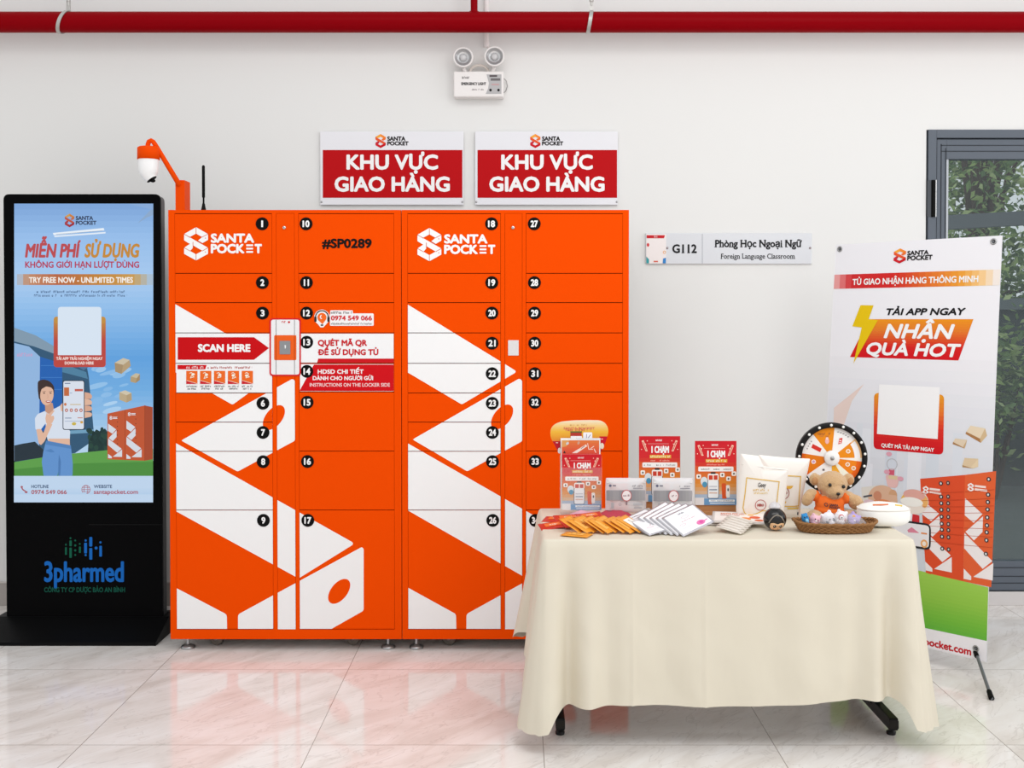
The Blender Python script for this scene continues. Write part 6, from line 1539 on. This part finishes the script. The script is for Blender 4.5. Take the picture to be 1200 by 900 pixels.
# keyring, card, cup and fan pictured on the banner: plain generic shapes
a.ring(*U(1047, 544), 26, 4, '#b9bac0', 2, 24); a.rect(*U(1043.4, 549), *U(1049.6, 557), '#cf5a70', 2); a.poly(roundpoly(UB((1039, 556), (1056, 558), (1053, 572), (1042, 571)), 14), '#e2b8b4', 2.3); a.rect(*U(1043, 557), *U(1053, 562), '#d9c49c', 2.8)
for p_ in ((1041, 553), (1057, 561), (1043.6, 532)): a.ell(*U(*p_), 14, 10, '#dba0b0', 2.6, n=12)
a.poly(roundpoly(UB((1011, 571), (1029, 569), (1030, 592), (1012, 594)), 6), '#ddd8d0', 2); a.line(UB((1014, 582), (1023, 580.4)), 8, '#5a5a60', 3); a.ell(*U(1021, 589), 30, 14, '#e0c4cc', 3, n=16)
a.ell(*U(1036, 585), 70, 62, '#d8b094', 2.4); a.ell(*U(1030, 581), 20, 22, '#c9896c', 2.6, n=14); a.ell(*U(1048, 580), 20, 24, '#cfa07c', 2.6, n=14); a.ell(*U(1036.6, 593), 60, 30, '#de8a5c', 2.8)
a.poly(roundpoly(UB((1056, 585), (1062, 575), (1074, 572.6), (1086, 578), (1091, 588), (1087, 598), (1076, 604), (1062, 599)), 30), '#e6dcd2', 3.4)
a.poly(roundpoly(UB((1057, 584), (1063, 576), (1072, 574), (1068, 586), (1059, 590)), 20), '#e5b558', 3.7); a.poly(roundpoly(UB((1080, 577), (1088, 582), (1090, 590), (1085, 597), (1080, 588)), 20), '#e7b06a', 3.7); a.ell(*U(1073, 580), 50, 24, '#dba59a', 4, n=18); a.ell(*U(1070, 588), 52, 20, '#eeece6', 4.2, n=18)
a.poly(UB((1058, 594), (1065, 601), (1064, 614), (1058, 612)), '#cf4560', 3); a.poly(UB((1067, 601), (1079, 604), (1079, 612), (1067, 612)), '#c93238', 2.8); a.poly(UB((1066.4, 600), (1071, 601), (1070, 612), (1066.4, 612)), '#e9ecf0', 3.1)
tb = roundpoly(UB((1050, 608), (1092.6, 614), (1092, 645), (1050, 638)), 26); a.poly(tb, '#2b2b2f', 4.6); a.poly(roundpoly(UB((1050, 610.4), (1090.6, 616), (1090, 642), (1050, 636)), 16), '#e6e5e8', 5.4)
a.poly(UB((1065, 621), (1070, 617.6), (1079, 624.6), (1066, 623.6)), '#d9859a', 6); a.rect(*U(1081, 623.6), *U(1088, 626.4), '#e08a4a', 6); a.ell(*U(1084.6, 637), 16, 18, '#e6a86a', 6, n=14); a.ell(*U(1084.6, 637), 9, 10, '#f1e6da', 6.4, n=12)
for k_ in range(3): a.rect(*U(1066, 628 + 3.4 * k_), *U(1075, 629.4 + 3.4 * k_), '#b4b4bc', 6)
# grass and foot of the banner
gr = UB((975, 650), (1080, 669), (1129.6, 681), (1166, 689.6), (1161, 752), (1085, 736), (975, 715)); 
yt, yl = min(p_[1] for p_ in gr), max(p_[1] for p_ in gr); gr = [(max(2, min(BW - 2, x)), y) for x, y in gr]
for k_ in range(16): a.poly(clip(gr, -99, yt + (yl - yt) * k_ / 16, 9999, yt + (yl - yt) * (k_ + 1) / 16), ramp([(0, '#9ccb55'), (.4, '#8fc24a'), (.75, '#74b83f'), (1, '#5fb040')], (k_ + .5) / 16), 1.6)
ft = UB((975, 715), (1085, 736), (1161, 752)); a.poly([(2, ft[0][1]), (ft[1][0], ft[1][1]), (BW - 2, ft[2][1]), (BW - 2, BH - 3), (2, BH - 3)], '#eceaee', 2)
p0, p1 = U(1090, 757), U(1138.4, 768); q = U(1098, 751.6)
a.text('www.santapocket.com', p1[0] - 395, p1[0], p1[1] - 29, p1[1], '#c21f2a', 3, .05)
m.build('printed_vinyl', t)
for x, y in ((22, 22), (BW - 36, 24), (22, BH - 46), (BW - 46, BH - 46)):
    g = MB(); c = bfr(x, y, .001); Tg = Matrix.Translation(c) @ bn.to_track_quat('Z', 'Y').to_matrix().to_4x4()
    g.lathe([(.007, 0), (.0075, .002), (.013, .002), (.014, 0)], STEEL, 20, Tg); g.lathe([(.0001, .0006), (.007, .0006)], BLACK, 16, Tg); g.build('eyelet', t)
sm = mat('stand_grey_tube', '#6a6c70', .35, .5, .4)
hubp = (BTL + BTR) / 2 + BS * .62 - bn * .10
for i, (x, y) in enumerate(((22, 22), (BW - 36, 24), (22, BH - 46), (BW - 46, BH - 46))):
    g = MB(); g.tube([hubp, (hubp + bfr(x, y, 0)) / 2 - bn * .03, bfr(x, y, -.012), bfr(x, y, .004)], .0055, sm, 8); g.build('stand_arm', t)
g = MB(); g.ell(hubp, (.03, .03, .03), BLACK, 16, 10); g.build('stand_hub', t)
for x in (60, BW - 50):
    g = MB(); c = bfr(x, BH - 30, -.004); f = FL(1162, 821) if x > 300 else FL(1162, 821) - bu * .66
    f.z = .008; g.tube([c - bn * .004, f], .0068, sm, 10); d = (f - c).normalized(); g.tube([f - d * .045, f], [.010, .011], BLACK, 10); g.tube([c - d * .01, c + d * .03], .0095, BLACK, 10); g.build('front_foot', t)
g = MB(); f = hubp - bn * .34; f.z = .008; g.tube([hubp, f], .0068, sm, 10); g.tube([f + (hubp - f).normalized() * .05, f], [.010, .011], BLACK, 10); g.build('rear_foot', t)
